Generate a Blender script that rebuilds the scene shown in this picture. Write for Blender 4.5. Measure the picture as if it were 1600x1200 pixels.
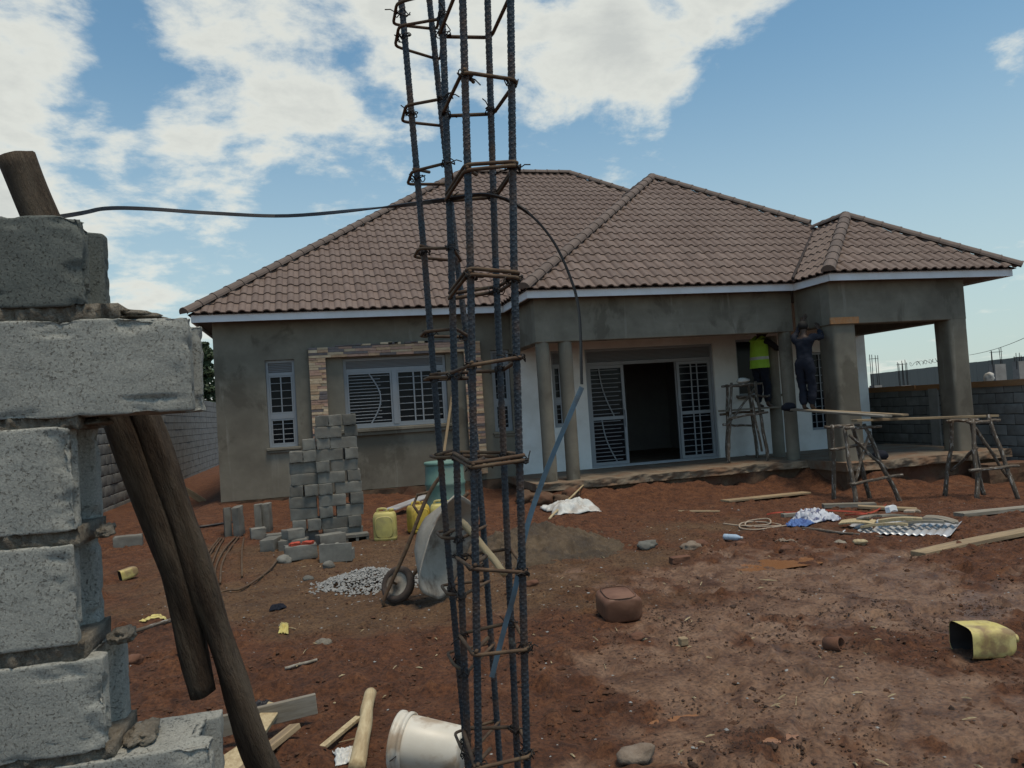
import bpy, bmesh, math, random
import numpy as np
from mathutils import Vector, Matrix, Euler, noise
random.seed(7)
rad = math.radians
S = bpy.context.scene
COL = S.collection
for o in list(bpy.data.objects): bpy.data.objects.remove(o)

# ------------------------------------------------------------------ camera
cd = bpy.data.cameras.new('camera'); cam = bpy.data.objects.new('camera', cd); COL.objects.link(cam)
cd.sensor_width = 36; cd.lens = 27.0; cd.clip_start = .05; cd.clip_end = 3000
cam.matrix_world = (Matrix.Translation((0, 0, 1.65)) @ Matrix.Rotation(rad(-14), 4, 'Z')
                    @ Matrix.Rotation(rad(91.9), 4, 'X') @ Matrix.Rotation(rad(-3.7), 4, 'Z'))
S.camera = cam
S.render.resolution_x = 1024; S.render.resolution_y = 768
# ------------------------------------------------------------------ light
SUN_EL, SUN_AZ = 74, 150          # azimuth measured from +Y (behind the house) towards +X: over the viewer's right shoulder
W = bpy.data.worlds.new('World'); S.world = W; W.use_nodes = True
SKY_STRENGTH = .11
def build_world():
    nt = W.node_tree; N = nt.nodes; L = nt.links; N.clear()
    out = N.new('ShaderNodeOutputWorld'); bg = N.new('ShaderNodeBackground'); bg.inputs[1].default_value = SKY_STRENGTH
    L.new(bg.outputs[0], out.inputs[0])
    sky = N.new('ShaderNodeTexSky'); sky.sky_type = 'NISHITA'; sky.sun_disc = False
    sky.sun_elevation = rad(SUN_EL); sky.sun_rotation = rad(SUN_AZ)
    sky.air_density = 1.15; sky.dust_density = 1.2; sky.ozone_density = 1.6; sky.altitude = 1100
    def math_(op, a, b=None, clamp=False):
        n = N.new('ShaderNodeMath'); n.operation = op; n.use_clamp = clamp
        for i, v in enumerate((a, b)):
            if v is None: continue
            if isinstance(v, (int, float)): n.inputs[i].default_value = v
            else: L.new(v, n.inputs[i])
        return n.outputs[0]
    tc = N.new('ShaderNodeTexCoord'); sep = N.new('ShaderNodeSeparateXYZ'); L.new(tc.outputs['Generated'], sep.inputs[0])
    zz = math_('ADD', math_('MAXIMUM', sep.outputs[2], 0.0), .22)
    px = math_('DIVIDE', sep.outputs[0], zz); py = math_('DIVIDE', sep.outputs[1], zz)
    cmb = N.new('ShaderNodeCombineXYZ'); L.new(px, cmb.inputs[0]); L.new(py, cmb.inputs[1]); cmb.inputs[2].default_value = 3.7
    def nz(scale, detail, rough, dist=0):
        n = N.new('ShaderNodeTexNoise'); n.inputs['Scale'].default_value = scale; n.inputs['Detail'].default_value = detail
        n.inputs['Roughness'].default_value = rough; n.inputs['Distortion'].default_value = dist
        L.new(cmb.outputs[0], n.inputs['Vector']); return n.outputs[0]
    big = nz(1.1, 3, .5); det = nz(4.6, 12, .62, .15)
    dens = math_('ADD', math_('MULTIPLY', big, .36), math_('MULTIPLY', det, .98))
    # the cumulus banks that stand in this part of the sky (direction, cosine reach, weight)
    for d, w, amt in CLOUD_BANKS:
        dp = N.new('ShaderNodeVectorMath'); dp.operation = 'DOT_PRODUCT'; L.new(tc.outputs['Generated'], dp.inputs[0]); dp.inputs[1].default_value = d
        mr = N.new('ShaderNodeMapRange'); mr.interpolation_type = 'SMOOTHSTEP'; L.new(dp.outputs['Value'], mr.inputs[0])
        mr.inputs[1].default_value = math.cos(rad(w)); mr.inputs[2].default_value = 1.0; mr.inputs[3].default_value = 0; mr.inputs[4].default_value = amt
        dens = math_('ADD', dens, mr.outputs[0])
    cov = N.new('ShaderNodeMapRange'); cov.interpolation_type = 'SMOOTHSTEP'; L.new(dens, cov.inputs[0])
    cov.inputs[1].default_value = .685; cov.inputs[2].default_value = .91; cov.inputs[3].default_value = 0; cov.inputs[4].default_value = .96
    # thicker cloud is a little greyer inside
    thick = N.new('ShaderNodeMapRange'); L.new(dens, thick.inputs[0]); thick.inputs[1].default_value = .80; thick.inputs[2].default_value = 1.10
    cc = N.new('ShaderNodeMix'); cc.data_type = 'RGBA'; L.new(thick.outputs[0], cc.inputs[0])
    cc.inputs[6].default_value = (6.0, 6.1, 5.6, 1); cc.inputs[7].default_value = (4.3, 4.45, 4.25, 1)
    # pale band of low haze near the horizon
    hz = N.new('ShaderNodeMapRange'); hz.interpolation_type = 'SMOOTHSTEP'; L.new(sep.outputs[2], hz.inputs[0])
    hz.inputs[1].default_value = .0; hz.inputs[2].default_value = .46; hz.inputs[3].default_value = .78; hz.inputs[4].default_value = 0
    skm = N.new('ShaderNodeMix'); skm.data_type = 'RGBA'; skm.blend_type = 'MULTIPLY'; skm.inputs[0].default_value = 1
    L.new(sky.outputs[0], skm.inputs[6]); skm.inputs[7].default_value = SKY_TINT
    h1 = N.new('ShaderNodeMix'); h1.data_type = 'RGBA'; L.new(hz.outputs[0], h1.inputs[0]); L.new(skm.outputs[2], h1.inputs[6]); h1.inputs[7].default_value = (3.7, 4.35, 4.45, 1)
    mx = N.new('ShaderNodeMix'); mx.data_type = 'RGBA'; L.new(cov.outputs[0], mx.inputs[0]); L.new(h1.outputs[2], mx.inputs[6]); L.new(cc.outputs[2], mx.inputs[7])
    L.new(mx.outputs[2], bg.inputs[0])
SKY_TINT = (.88, 1.08, .98, 1)
CLOUD_BANKS = [((-.096, .889, .447), 6, .12), ((.036, .896, .443), 7.5, .17), ((.169, .877, .449), 7.5, .19), ((.301, .849, .435), 7.5, .18), ((.416, .794, .444), 6.5, .20), ((.50, .73, .47), 6.5, .20), ((.002, .933, .359), 5, .12),
               ((-.265, .876, .403), 6, .12), ((-.168, .93, .327), 5, .13), ((-.282, .915, .288), 7, .15), ((-.112, .952, .286), 4.5, .10), ((-.157, .975, .154), 5, .17), ((-.30, .945, .15), 8, .19), ((-.10, .97, .22), 4, .08), ((.703, .632, .326), 3, .34),
               ((.605, .718, .344), 14, -.28), ((.593, .772, .23), 14, -.20), ((.20, .925, .32), 6, -.16), ((-.187, .885, .426), 3, -.12), ((-.222, .91, .351), 3.5, -.10)]
build_world()
sl = bpy.data.lights.new('sun', 'SUN'); sl.energy = 2.1; sl.angle = rad(16); sl.color = (1.0, .86, .67)
sun = bpy.data.objects.new('sun', sl); COL.objects.link(sun)
az, el = rad(SUN_AZ), rad(SUN_EL)
sdir = Vector((math.sin(az) * math.cos(el), math.cos(az) * math.cos(el), math.sin(el)))
sun.rotation_euler = sdir.to_track_quat('Z', 'Y').to_euler()
S.view_settings.view_transform = 'Standard'; S.view_settings.look = 'None'; S.view_settings.gamma = 1
S.view_settings.exposure = 0.3
S.render.engine = 'CYCLES'

# ------------------------------------------------------------------ materials
def node_mat(name):
    m = bpy.data.materials.new(name); m.use_nodes = True
    return m, m.node_tree.nodes, m.node_tree.links, m.node_tree.nodes['Principled BSDF']
def ramp(N, stops):
    r = N.new('ShaderNodeValToRGB'); e = r.color_ramp.elements
    while len(e) < len(stops): e.new(.5)
    for q, (p, c) in zip(e, stops): q.position = p; q.color = (*c, 1)
    return r
def mat(name, c, c2=None, scale=6, rough=.8, bump=.3, bscale=60, bdist=.004, metal=0, stain=None, sscale=1.5, samt=.6,
        rand=0.0, detail=6, spec=.35, stretch=None, thr=(.45, .62), fleck=None, streak=None):
    """two-tone noise colour + large stains + fine relief; 'rand' shifts every object a little"""
    m, N, L, P = node_mat(name)
    tc = N.new('ShaderNodeTexCoord'); oi = N.new('ShaderNodeObjectInfo')
    mp = N.new('ShaderNodeMapping'); L.new(tc.outputs['Object'], mp.inputs[0])
    if stretch: mp.inputs['Scale'].default_value = stretch
    vm = N.new('ShaderNodeVectorMath'); vm.operation = 'SCALE'; vm.inputs[0].default_value = (37, 61, 23); L.new(oi.outputs['Random'], vm.inputs['Scale'])
    L.new(vm.outputs[0], mp.inputs['Location'])
    def nz(s, d=6, r=.6):
        n = N.new('ShaderNodeTexNoise'); n.inputs['Scale'].default_value = s; n.inputs['Detail'].default_value = d; n.inputs['Roughness'].default_value = r
        L.new(mp.outputs[0], n.inputs['Vector']); return n
    c2 = c2 or tuple(x * .6 for x in c)
    n1 = nz(scale, detail, .65); r1 = ramp(N, [(.3, c2), (.7, c)]); L.new(n1.outputs[0], r1.inputs[0])
    colr = r1.outputs[0]
    if stain:
        n2 = nz(sscale, 5, .6); r2 = ramp(N, [(thr[0], (0, 0, 0)), (thr[1], (samt,) * 3)]); L.new(n2.outputs[0], r2.inputs[0])
        mx = N.new('ShaderNodeMix'); mx.data_type = 'RGBA'; L.new(r2.outputs[0], mx.inputs[0]); L.new(colr, mx.inputs[6]); mx.inputs[7].default_value = (*stain, 1)
        colr = mx.outputs[2]
    for sc_, sz_, lo, hi, am in (streak or ()):       # runs and tide marks: noise stretched down the wall
        mq = N.new('ShaderNodeMapping'); L.new(tc.outputs['Object'], mq.inputs[0]); mq.inputs['Scale'].default_value = sz_
        n5 = N.new('ShaderNodeTexNoise'); n5.inputs['Scale'].default_value = 1.0; n5.inputs['Detail'].default_value = 7; n5.inputs['Roughness'].default_value = .62; n5.inputs['Distortion'].default_value = .5; L.new(mq.outputs[0], n5.inputs['Vector'])
        r5 = ramp(N, [(lo, (0, 0, 0)), (hi, (am,) * 3)]); L.new(n5.outputs[0], r5.inputs[0])
        mx = N.new('ShaderNodeMix'); mx.data_type = 'RGBA'; L.new(r5.outputs[0], mx.inputs[0]); L.new(colr, mx.inputs[6]); mx.inputs[7].default_value = (*sc_, 1); colr = mx.outputs[2]
    if fleck:
        n4 = nz(fleck[1], 2, .5); r4 = ramp(N, [(fleck[2], (0, 0, 0)), (fleck[2] + .05, (1, 1, 1))]); L.new(n4.outputs[0], r4.inputs[0])
        mx = N.new('ShaderNodeMix'); mx.data_type = 'RGBA'; L.new(r4.outputs[0], mx.inputs[0]); L.new(colr, mx.inputs[6]); mx.inputs[7].default_value = (*fleck[0], 1)
        colr = mx.outputs[2]
    if rand:
        hs = N.new('ShaderNodeHueSaturation'); mr = N.new('ShaderNodeMapRange'); L.new(oi.outputs['Random'], mr.inputs[0])
        mr.inputs[3].default_value = 1 - rand; mr.inputs[4].default_value = 1 + rand
        L.new(mr.outputs[0], hs.inputs['Value']); L.new(colr, hs.inputs['Color']); colr = hs.outputs[0]
    L.new(colr, P.inputs['Base Color'])
    P.inputs['Roughness'].default_value = rough; P.inputs['Metallic'].default_value = metal; P.inputs['Specular IOR Level'].default_value = spec
    if bump:
        n3 = nz(bscale, 5, .7); b = N.new('ShaderNodeBump'); b.inputs['Strength'].default_value = bump; b.inputs['Distance'].default_value = bdist
        L.new(n3.outputs[0], b.inputs['Height']); L.new(b.outputs[0], P.inputs['Normal'])
    return m
M = {}
M['tile'] = mat('roof_tile_clay_brown', (.172, .120, .096), (.120, .083, .067), 9, .62, .25, 220, .002, stain=(.195, .145, .12), sscale=.9, samt=.45, rand=.10, fleck=((.42, .38, .35), 60, .74))
M['cap'] = mat('ridge_tile_brown', (.158, .118, .098), (.112, .085, .072), 8, .75, .25, 150, .002, rand=.08)
M['deck'] = mat('roof_underlay', (.05, .038, .035), None, 5, .9)
M['fascia'] = mat('fascia_white', (.74, .75, .78), (.66, .67, .70), 2, .5, .1, 40, .002, stain=(.5, .48, .45), sscale=2.5, samt=.3)
M['soffit'] = mat('soffit_board', (.12, .115, .11), (.09, .085, .08), 3, .85)
M['plaster'] = mat('grey_cement_plaster', (.232, .210, .166), (.152, .137, .108), 2.2, .92, .35, 90, .003, stain=(.115, .10, .078), sscale=.9, samt=.6, thr=(.46, .66), detail=10, streak=(((.10, .087, .066), (1.1, 1.1, .8), .54, .60, .75), ((.29, .27, .225), (5.5, 5.5, .7), .60, .70, .5), ((.15, .135, .105), (.35, .35, 2.6), .52, .66, .5)))
M['paint'] = mat('white_wall_paint', (.82, .81, .78), (.74, .725, .69), 2.5, .8, .2, 70, .002, stain=(.5, .46, .40), sscale=1.6, samt=.35)
M['slab'] = mat('screed_slab', (.225, .185, .135), (.14, .105, .075), 5, .9, .6, 45, .008, stain=(.17, .085, .045), sscale=2.2, samt=.7)
M['plinth'] = mat('earth_stained_plinth', (.15, .098, .062), (.08, .048, .03), 5, .95, .8, 30, .015, stain=(.11, .045, .026), sscale=1.8, samt=.8)
M['frame'] = mat('grey_window_steel', (.29, .31, .335), (.25, .27, .29), 8, .45, .08, 90, .001, stain=(.26, .25, .24), sscale=4, samt=.4)
M['glass'] = mat('dark_window_glass', (.008, .010, .014), (.005, .006, .009), 3, .12, 0, spec=.12)
M['room'] = mat('room_wall', (.34, .34, .345), (.27, .27, .275), 2, .9)
M['block'] = mat('concrete_block', (.215, .208, .184), (.13, .126, .11), 7, .95, .9, 130, .006, stain=(.13, .118, .10), sscale=4, samt=.6, rand=.2, detail=9)
M['blockn'] = mat('near_concrete_block', (.46, .46, .43), (.29, .295, .275), 60, .96, 1.0, 150, .014, stain=(.27, .275, .25), sscale=5.5, samt=.6, rand=.07, detail=12, fleck=((.15, .15, .14), 95, .68), thr=(.46, .6))
def cast_block(name, c, c2, dark, damp):
    # dry-pressed block: sandy grain, dark pores, a few pale aggregate specks, smeared cement skin
    m, N, L, P = node_mat(name); tc = N.new('ShaderNodeTexCoord'); oi = N.new('ShaderNodeObjectInfo'); mp = N.new('ShaderNodeMapping'); L.new(tc.outputs['Object'], mp.inputs[0])
    vm = N.new('ShaderNodeVectorMath'); vm.operation = 'SCALE'; vm.inputs[0].default_value = (37, 61, 23); L.new(oi.outputs['Random'], vm.inputs['Scale']); L.new(vm.outputs[0], mp.inputs['Location'])
    def nz(s, d=4, r=.6):
        n = N.new('ShaderNodeTexNoise'); n.inputs['Scale'].default_value = s; n.inputs['Detail'].default_value = d; n.inputs['Roughness'].default_value = r; L.new(mp.outputs[0], n.inputs['Vector']); return n.outputs[0]
    def mix(f, a, b, mode='MIX'):
        x = N.new('ShaderNodeMix'); x.data_type = 'RGBA'; x.blend_type = mode
        for i, v in ((0, f), (6, a), (7, b)):
            if isinstance(v, tuple): x.inputs[i].default_value = (*v, 1)
            elif isinstance(v, float): x.inputs[i].default_value = v
            else: L.new(v, x.inputs[i])
        return x.outputs[2]
    def rmp(src, a, b, va=0., vb=1.):
        r = N.new('ShaderNodeMapRange'); L.new(src, r.inputs[0]); r.inputs[1].default_value = a; r.inputs[2].default_value = b; r.inputs[3].default_value = va; r.inputs[4].default_value = vb; return r.outputs[0]
    skin = rmp(nz(7, 6, .65), .38, .62); col = mix(skin, c2, c)
    grain = nz(260, 3, .8); col = mix(rmp(grain, .3, .7), mix(1., col, (.70, .70, .70), 'MULTIPLY'), mix(1., col, (1.25, 1.25, 1.22), 'MULTIPLY'))
    pore = rmp(nz(170, 4, .75), .57, .70); big = rmp(nz(46, 6, .75), .64, .70); zone = rmp(nz(9, 3, .6), .35, .6, .35, 1.)
    pr = N.new('ShaderNodeMath'); pr.operation = 'MAXIMUM'; L.new(pore, pr.inputs[0]); L.new(big, pr.inputs[1]); pz_ = N.new('ShaderNodeMath'); pz_.operation = 'MULTIPLY'; L.new(pr.outputs[0], pz_.inputs[0]); L.new(zone, pz_.inputs[1])
    col = mix(pz_.outputs[0], col, dark)
    col = mix(rmp(nz(3.5, 5, .6), .52, .60, 0., damp), col, tuple(q * .5 for q in c2))
    L.new(col, P.inputs['Base Color']); P.inputs['Roughness'].default_value = .95; P.inputs['Specular IOR Level'].default_value = .25
    h = N.new('ShaderNodeMath'); h.operation = 'MULTIPLY_ADD'; L.new(grain, h.inputs[0]); h.inputs[1].default_value = .35; inv = N.new('ShaderNodeMath'); inv.operation = 'MULTIPLY'; L.new(pz_.outputs[0], inv.inputs[0]); inv.inputs[1].default_value = -.8; L.new(inv.outputs[0], h.inputs[2])
    b = N.new('ShaderNodeBump'); b.inputs['Strength'].default_value = 1; b.inputs['Distance'].default_value = .004; L.new(h.outputs[0], b.inputs['Height']); L.new(b.outputs[0], P.inputs['Normal'])
    return m
M['blockn'] = cast_block('near_cast_block', (.345, .343, .312), (.275, .275, .252), (.195, .195, .178), .22)
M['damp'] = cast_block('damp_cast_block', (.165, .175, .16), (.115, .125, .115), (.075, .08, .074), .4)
M['damp_old'] = mat('damp_concrete_block', (.17, .19, .178), (.085, .10, .093), 60, .9, 1.0, 150, .014, stain=(.08, .092, .085), sscale=5, samt=.6, detail=12, fleck=((.04, .045, .042), 80, .64))
M['mortar'] = mat('mortar', (.31, .275, .22), (.155, .13, .10), 40, .97, 1.0, 110, .016, detail=10)
M['bwall'] = mat('boundary_block', (.25, .25, .24), (.185, .185, .178), 5, .95, .7, 80, .006, stain=(.13, .125, .115), sscale=3, samt=.5, rand=.13)
M['bmort'] = mat('boundary_joint', (.075, .075, .072), (.045, .045, .043), 9, .98, .6, 60, .006)
M['coping'] = mat('formwork_board', (.40, .20, .085), (.29, .14, .06), 4, .8, .3, 60, .003, stretch=(8, 1, 8), stain=(.30, .2, .12), sscale=1.2)
M['wood'] = mat('sawn_timber', (.37, .275, .165), (.235, .17, .10), 5, .85, .5, 50, .003, stretch=(1.2, 12, 12), stain=(.15, .11, .075), sscale=1.3, samt=.6, rand=.15)
M['pale'] = mat('peeled_pole', (.52, .43, .265), (.38, .29, .165), 7, .8, .4, 40, .003, stretch=(10, 10, 1.3), stain=(.25, .17, .09), sscale=3, samt=.5, rand=.1)
M['grey_wood'] = mat('weathered_board', (.27, .235, .185), (.165, .14, .105), 5, .9, .5, 50, .004, stretch=(1.2, 12, 12), stain=(.36, .34, .30), sscale=2, samt=.5, rand=.15)
M['bark'] = mat('bark_pole', (.105, .068, .043), (.03, .02, .014), 9, .95, 1.0, 22, .018, stretch=(9, 9, 1.6), stain=(.16, .125, .09), sscale=2.4, samt=.7, detail=9)
M['stick'] = mat('rough_stick', (.15, .12, .092), (.075, .058, .045), 8, .95, .9, 40, .01, stretch=(6, 6, 1.5), stain=(.42, .40, .37), sscale=7, samt=.75, thr=(.55, .62), rand=.15)
M['rebar'] = mat('blue_grey_rebar', (.055, .068, .083), (.033, .041, .05), 30, .55, .3, 300, .001, metal=.45, stain=(.125, .07, .04), sscale=9, samt=.7, thr=(.48, .66), fleck=((.17, .16, .14), 16, .70))
M['stirrup'] = mat('rusty_stirrup', (.125, .072, .042), (.062, .042, .03), 40, .8, .5, 300, .001, metal=.2, stain=(.16, .115, .07), sscale=25, samt=.6)
M['wire'] = mat('tie_wire', (.045, .038, .034), (.02, .018, .017), 60, .6, 0, metal=.5)
M['black'] = mat('black_plastic_and_backlit_strap', (.022, .022, .026), (.012, .012, .014), 12, .5, .1, 60, .002)
M['bluestrap'] = mat('blue_strap', (.13, .215, .28), (.09, .155, .21), 16, .5, .2, 90, .001, stain=(.10, .09, .08), sscale=9, samt=.7)
M['yellow'] = mat('yellow_can', (.60, .44, .075), (.50, .345, .05), 6, .45, .15, 40, .003, stain=(.26, .19, .09), sscale=5, samt=.5)
M['paleyellow'] = mat('pale_yellow_can', (.56, .48, .165), (.46, .385, .12), 6, .5, .15, 40, .003, stain=(.24, .2, .11), sscale=5, samt=.55)
M['cutcan'] = mat('cut_can', (.62, .54, .25), (.53, .43, .11), 3.5, .5, .2, 40, .003, stain=(.22, .13, .075), sscale=4, samt=.8, thr=(.50, .62))
M['mudcan'] = mat('mud_coated_can', (.17, .082, .05), (.115, .055, .034), 6, .55, .3, 30, .004, stain=(.24, .13, .085), sscale=3, samt=.5)
M['drum'] = mat('teal_drum', (.16, .27, .225), (.12, .215, .18), 4, .5, .1, 40, .003, stain=(.2, .2, .17), sscale=4, samt=.4)
M['bucket'] = mat('white_bucket', (.66, .62, .54), (.57, .52, .43), 5, .4, .1, 40, .002, stain=(.33, .235, .15), sscale=4.5, samt=.8, thr=(.5, .62))
M['tub'] = mat('cement_coated_tub', (.36, .33, .285), (.26, .235, .195), 7, .85, .6, 60, .006, stain=(.115, .085, .062), sscale=2.2, samt=.85, thr=(.5, .58))
M['tyre'] = mat('muddy_tyre', (.075, .055, .045), (.035, .028, .025), 12, .9, .6, 60, .006)
M['gravel'] = mat('gravel', (.36, .355, .34), (.18, .18, .175), 25, .9, .5, 200, .003)
M['sand'] = mat('heap_sand', (.145, .104, .066), (.07, .048, .03), 9, .95, 1.0, 110, .01, stain=(.055, .042, .032), sscale=2.2, samt=.85, detail=10, fleck=((.20, .17, .13), 150, .66))
M['whitebag'] = mat('white_sack', (.68, .69, .67), (.5, .5, .47), 8, .6, .5, 40, .01, stain=(.28, .2, .14), sscale=5, samt=.5)
M['cloth'] = mat('blue_white_cloth', (.62, .64, .68), (.45, .47, .54), 9, .9, .5, 40, .01, stain=(.06, .07, .16), sscale=11, samt=.9, thr=(.52, .57))
M['bluecloth'] = mat('blue_cloth', (.14, .25, .52), (.06, .10, .28), 10, .8, .5, 40, .01)
M['redstrap'] = mat('red_strap', (.48, .085, .045), (.33, .05, .03), 9, .7, .2, 60, .002)
M['rope'] = mat('pale_rope', (.42, .34, .26), (.3, .23, .17), 40, .9, .5, 200, .002)
M['sheet'] = mat('galvanised_sheet', (.62, .64, .66), (.5, .52, .54), 6, .4, .1, 30, .002, metal=.3, stain=(.24, .16, .11), sscale=3, samt=.4)
M['clay'] = mat('mud_brick', (.17, .082, .05), (.11, .052, .033), 10, .95, .7, 60, .006)
M['rock'] = mat('stone_lump', (.25, .20, .155), (.15, .105, .075), 8, .95, .8, 50, .01)
M['bottle'] = mat('clear_blue_bottle', (.42, .52, .62), (.33, .43, .55), 5, .15, 0, spec=.6)
M['vest'] = mat('hi_vis_vest', (.36, .62, .06), (.28, .50, .04), 6, .7, .2, 30, .004)
M['tape'] = mat('vest_tape', (.55, .58, .56), None, 6, .4, 0)
M['skin'] = mat('dark_skin', (.075, .045, .032), (.055, .033, .023), 9, .55, .1, 60, .002)
M['hair'] = mat('black_hair', (.014, .012, .011), (.008, .007, .007), 30, .8, .5, 90, .004)
M['navy'] = mat('navy_overalls', (.011, .014, .025), (.007, .009, .017), 8, .9, .4, 30, .006)
M['darkshirt'] = mat('dark_shirt', (.022, .022, .027), (.014, .014, .018), 8, .9, .4, 30, .006)
M['metalwall'] = mat('blue_grey_metal_cladding', (.115, .135, .132), (.095, .112, .11), 1.5, .6, .1, 10, .003, stretch=(6, 6, .4))
M['concrete'] = mat('column_concrete', (.32, .31, .29), (.22, .215, .2), 4, .9, .4, 40, .004)
M['leaf'] = mat('dark_leaf', (.045, .07, .03), (.02, .034, .014), 3, .7, 0)
STONE = [mat('ledge_stone_' + n, tuple(1.15 * q for q in c), c2, 9, .85, .8, 70, .006, rand=.16) for n, c, c2 in
         (('tan', (.46, .315, .20), (.36, .235, .15)), ('rose', (.42, .27, .205), (.32, .20, .15)), ('grey', (.17, .145, .14), (.11, .095, .095)), ('buff', (.53, .42, .29), (.43, .32, .21)))]

def ground_material():
    m, N, L, P = node_mat('red_soil_and_mud')
    geo = N.new('ShaderNodeNewGeometry'); at = N.new('ShaderNodeAttribute'); at.attribute_name = 'mud'
    at2 = N.new('ShaderNodeAttribute'); at2.attribute_name = 'grey'
    at3 = N.new('ShaderNodeAttribute'); at3.attribute_name = 'wet'
    def nz(s, d=8, r=.65, dist=0):
        n = N.new('ShaderNodeTexNoise'); n.inputs['Scale'].default_value = s; n.inputs['Detail'].default_value = d; n.inputs['Roughness'].default_value = r; n.inputs['Distortion'].default_value = dist
        L.new(geo.outputs['Position'], n.inputs['Vector']); return n
    def mix(f, a, b):
        x = N.new('ShaderNodeMix'); x.data_type = 'RGBA'
        for i, v in ((0, f), (6, a), (7, b)):
            if isinstance(v, tuple): x.inputs[i].default_value = (*v, 1)
            else: L.new(v, x.inputs[i])
        return x.outputs[2]
    nA = nz(7, 10, .72); rA = ramp(N, [(.28, (.040, .0145, .0065)), (.5, (.122, .045, .0175)), (.74, (.205, .088, .038))]); L.new(nA.outputs[0], rA.inputs[0])
    nB = nz(2.6, 10, .70, .6); rB = ramp(N, [(.30, (.055, .023, .010)), (.42, (.112, .053, .025)), (.52, (.178, .097, .053)), (.72, (.24, .147, .090))]); L.new(nB.outputs[0], rB.inputs[0])
    nC = nz(5, 9, .66); rC = ramp(N, [(.3, (.085, .042, .019)), (.7, (.175, .098, .047))]); L.new(nC.outputs[0], rC.inputs[0])
    c = mix(at2.outputs['Fac'], rA.outputs[0], rC.outputs[0])
    c = mix(at.outputs['Fac'], c, rB.outputs[0])
    nS = nz(38, 5, .7); rS = ramp(N, [(.36, (.34, .30, .28)), (.54, (1, 1, 1)), (.72, (1.3, 1.25, 1.2))]); L.new(nS.outputs[0], rS.inputs[0])
    x = N.new('ShaderNodeMix'); x.data_type = 'RGBA'; x.blend_type = 'MULTIPLY'; x.inputs[0].default_value = .85; L.new(c, x.inputs[6]); L.new(rS.outputs[0], x.inputs[7])
    L.new(x.outputs[2], P.inputs['Base Color'])
    nR = nz(3, 5, .6); rr = N.new('ShaderNodeMapRange'); L.new(nR.outputs[0], rr.inputs[0]); rr.inputs[1].default_value = .35; rr.inputs[2].default_value = .65; rr.inputs[3].default_value = .30; rr.inputs[4].default_value = .72
    mr = N.new('ShaderNodeMix'); mr.data_type = 'FLOAT'; L.new(at.outputs['Fac'], mr.inputs[0]); mr.inputs[2].default_value = .95; L.new(rr.outputs[0], mr.inputs[3])
    L.new(mr.outputs[0], P.inputs['Roughness']); P.inputs['Specular IOR Level'].default_value = .45
    n1 = nz(26, 8, .75); n2 = nz(110, 4, .7)
    ad = N.new('ShaderNodeMath'); ad.operation = 'MULTIPLY_ADD'; L.new(n2.outputs[0], ad.inputs[0]); ad.inputs[1].default_value = .35; L.new(n1.outputs[0], ad.inputs[2])
    iv = N.new('ShaderNodeMapRange'); L.new(at.outputs['Fac'], iv.inputs[0]); iv.inputs[3].default_value = .95; iv.inputs[4].default_value = .45
    b = N.new('ShaderNodeBump'); b.inputs['Distance'].default_value = .03; L.new(iv.outputs[0], b.inputs['Strength']); L.new(ad.outputs[0], b.inputs['Height'])
    L.new(b.outputs[0], P.inputs['Normal'])
    return m
M['ground'] = ground_material()
M['clod'] = mat('soil_clod', (.095, .046, .026), (.048, .023, .013), 12, .95, .8, 60, .006, rand=.2)
M['wetclod'] = mat('wet_soil_clod', (.062, .031, .017), (.028, .014, .008), 14, .7, .8, 60, .006)
def puddle_material():
    m, N, L, P = node_mat('muddy_water')
    P.inputs['Base Color'].default_value = (.27, .125, .058, 1); P.inputs['Roughness'].default_value = .12; P.inputs['Specular IOR Level'].default_value = .5
    return m
M['puddle'] = puddle_material()

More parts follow.
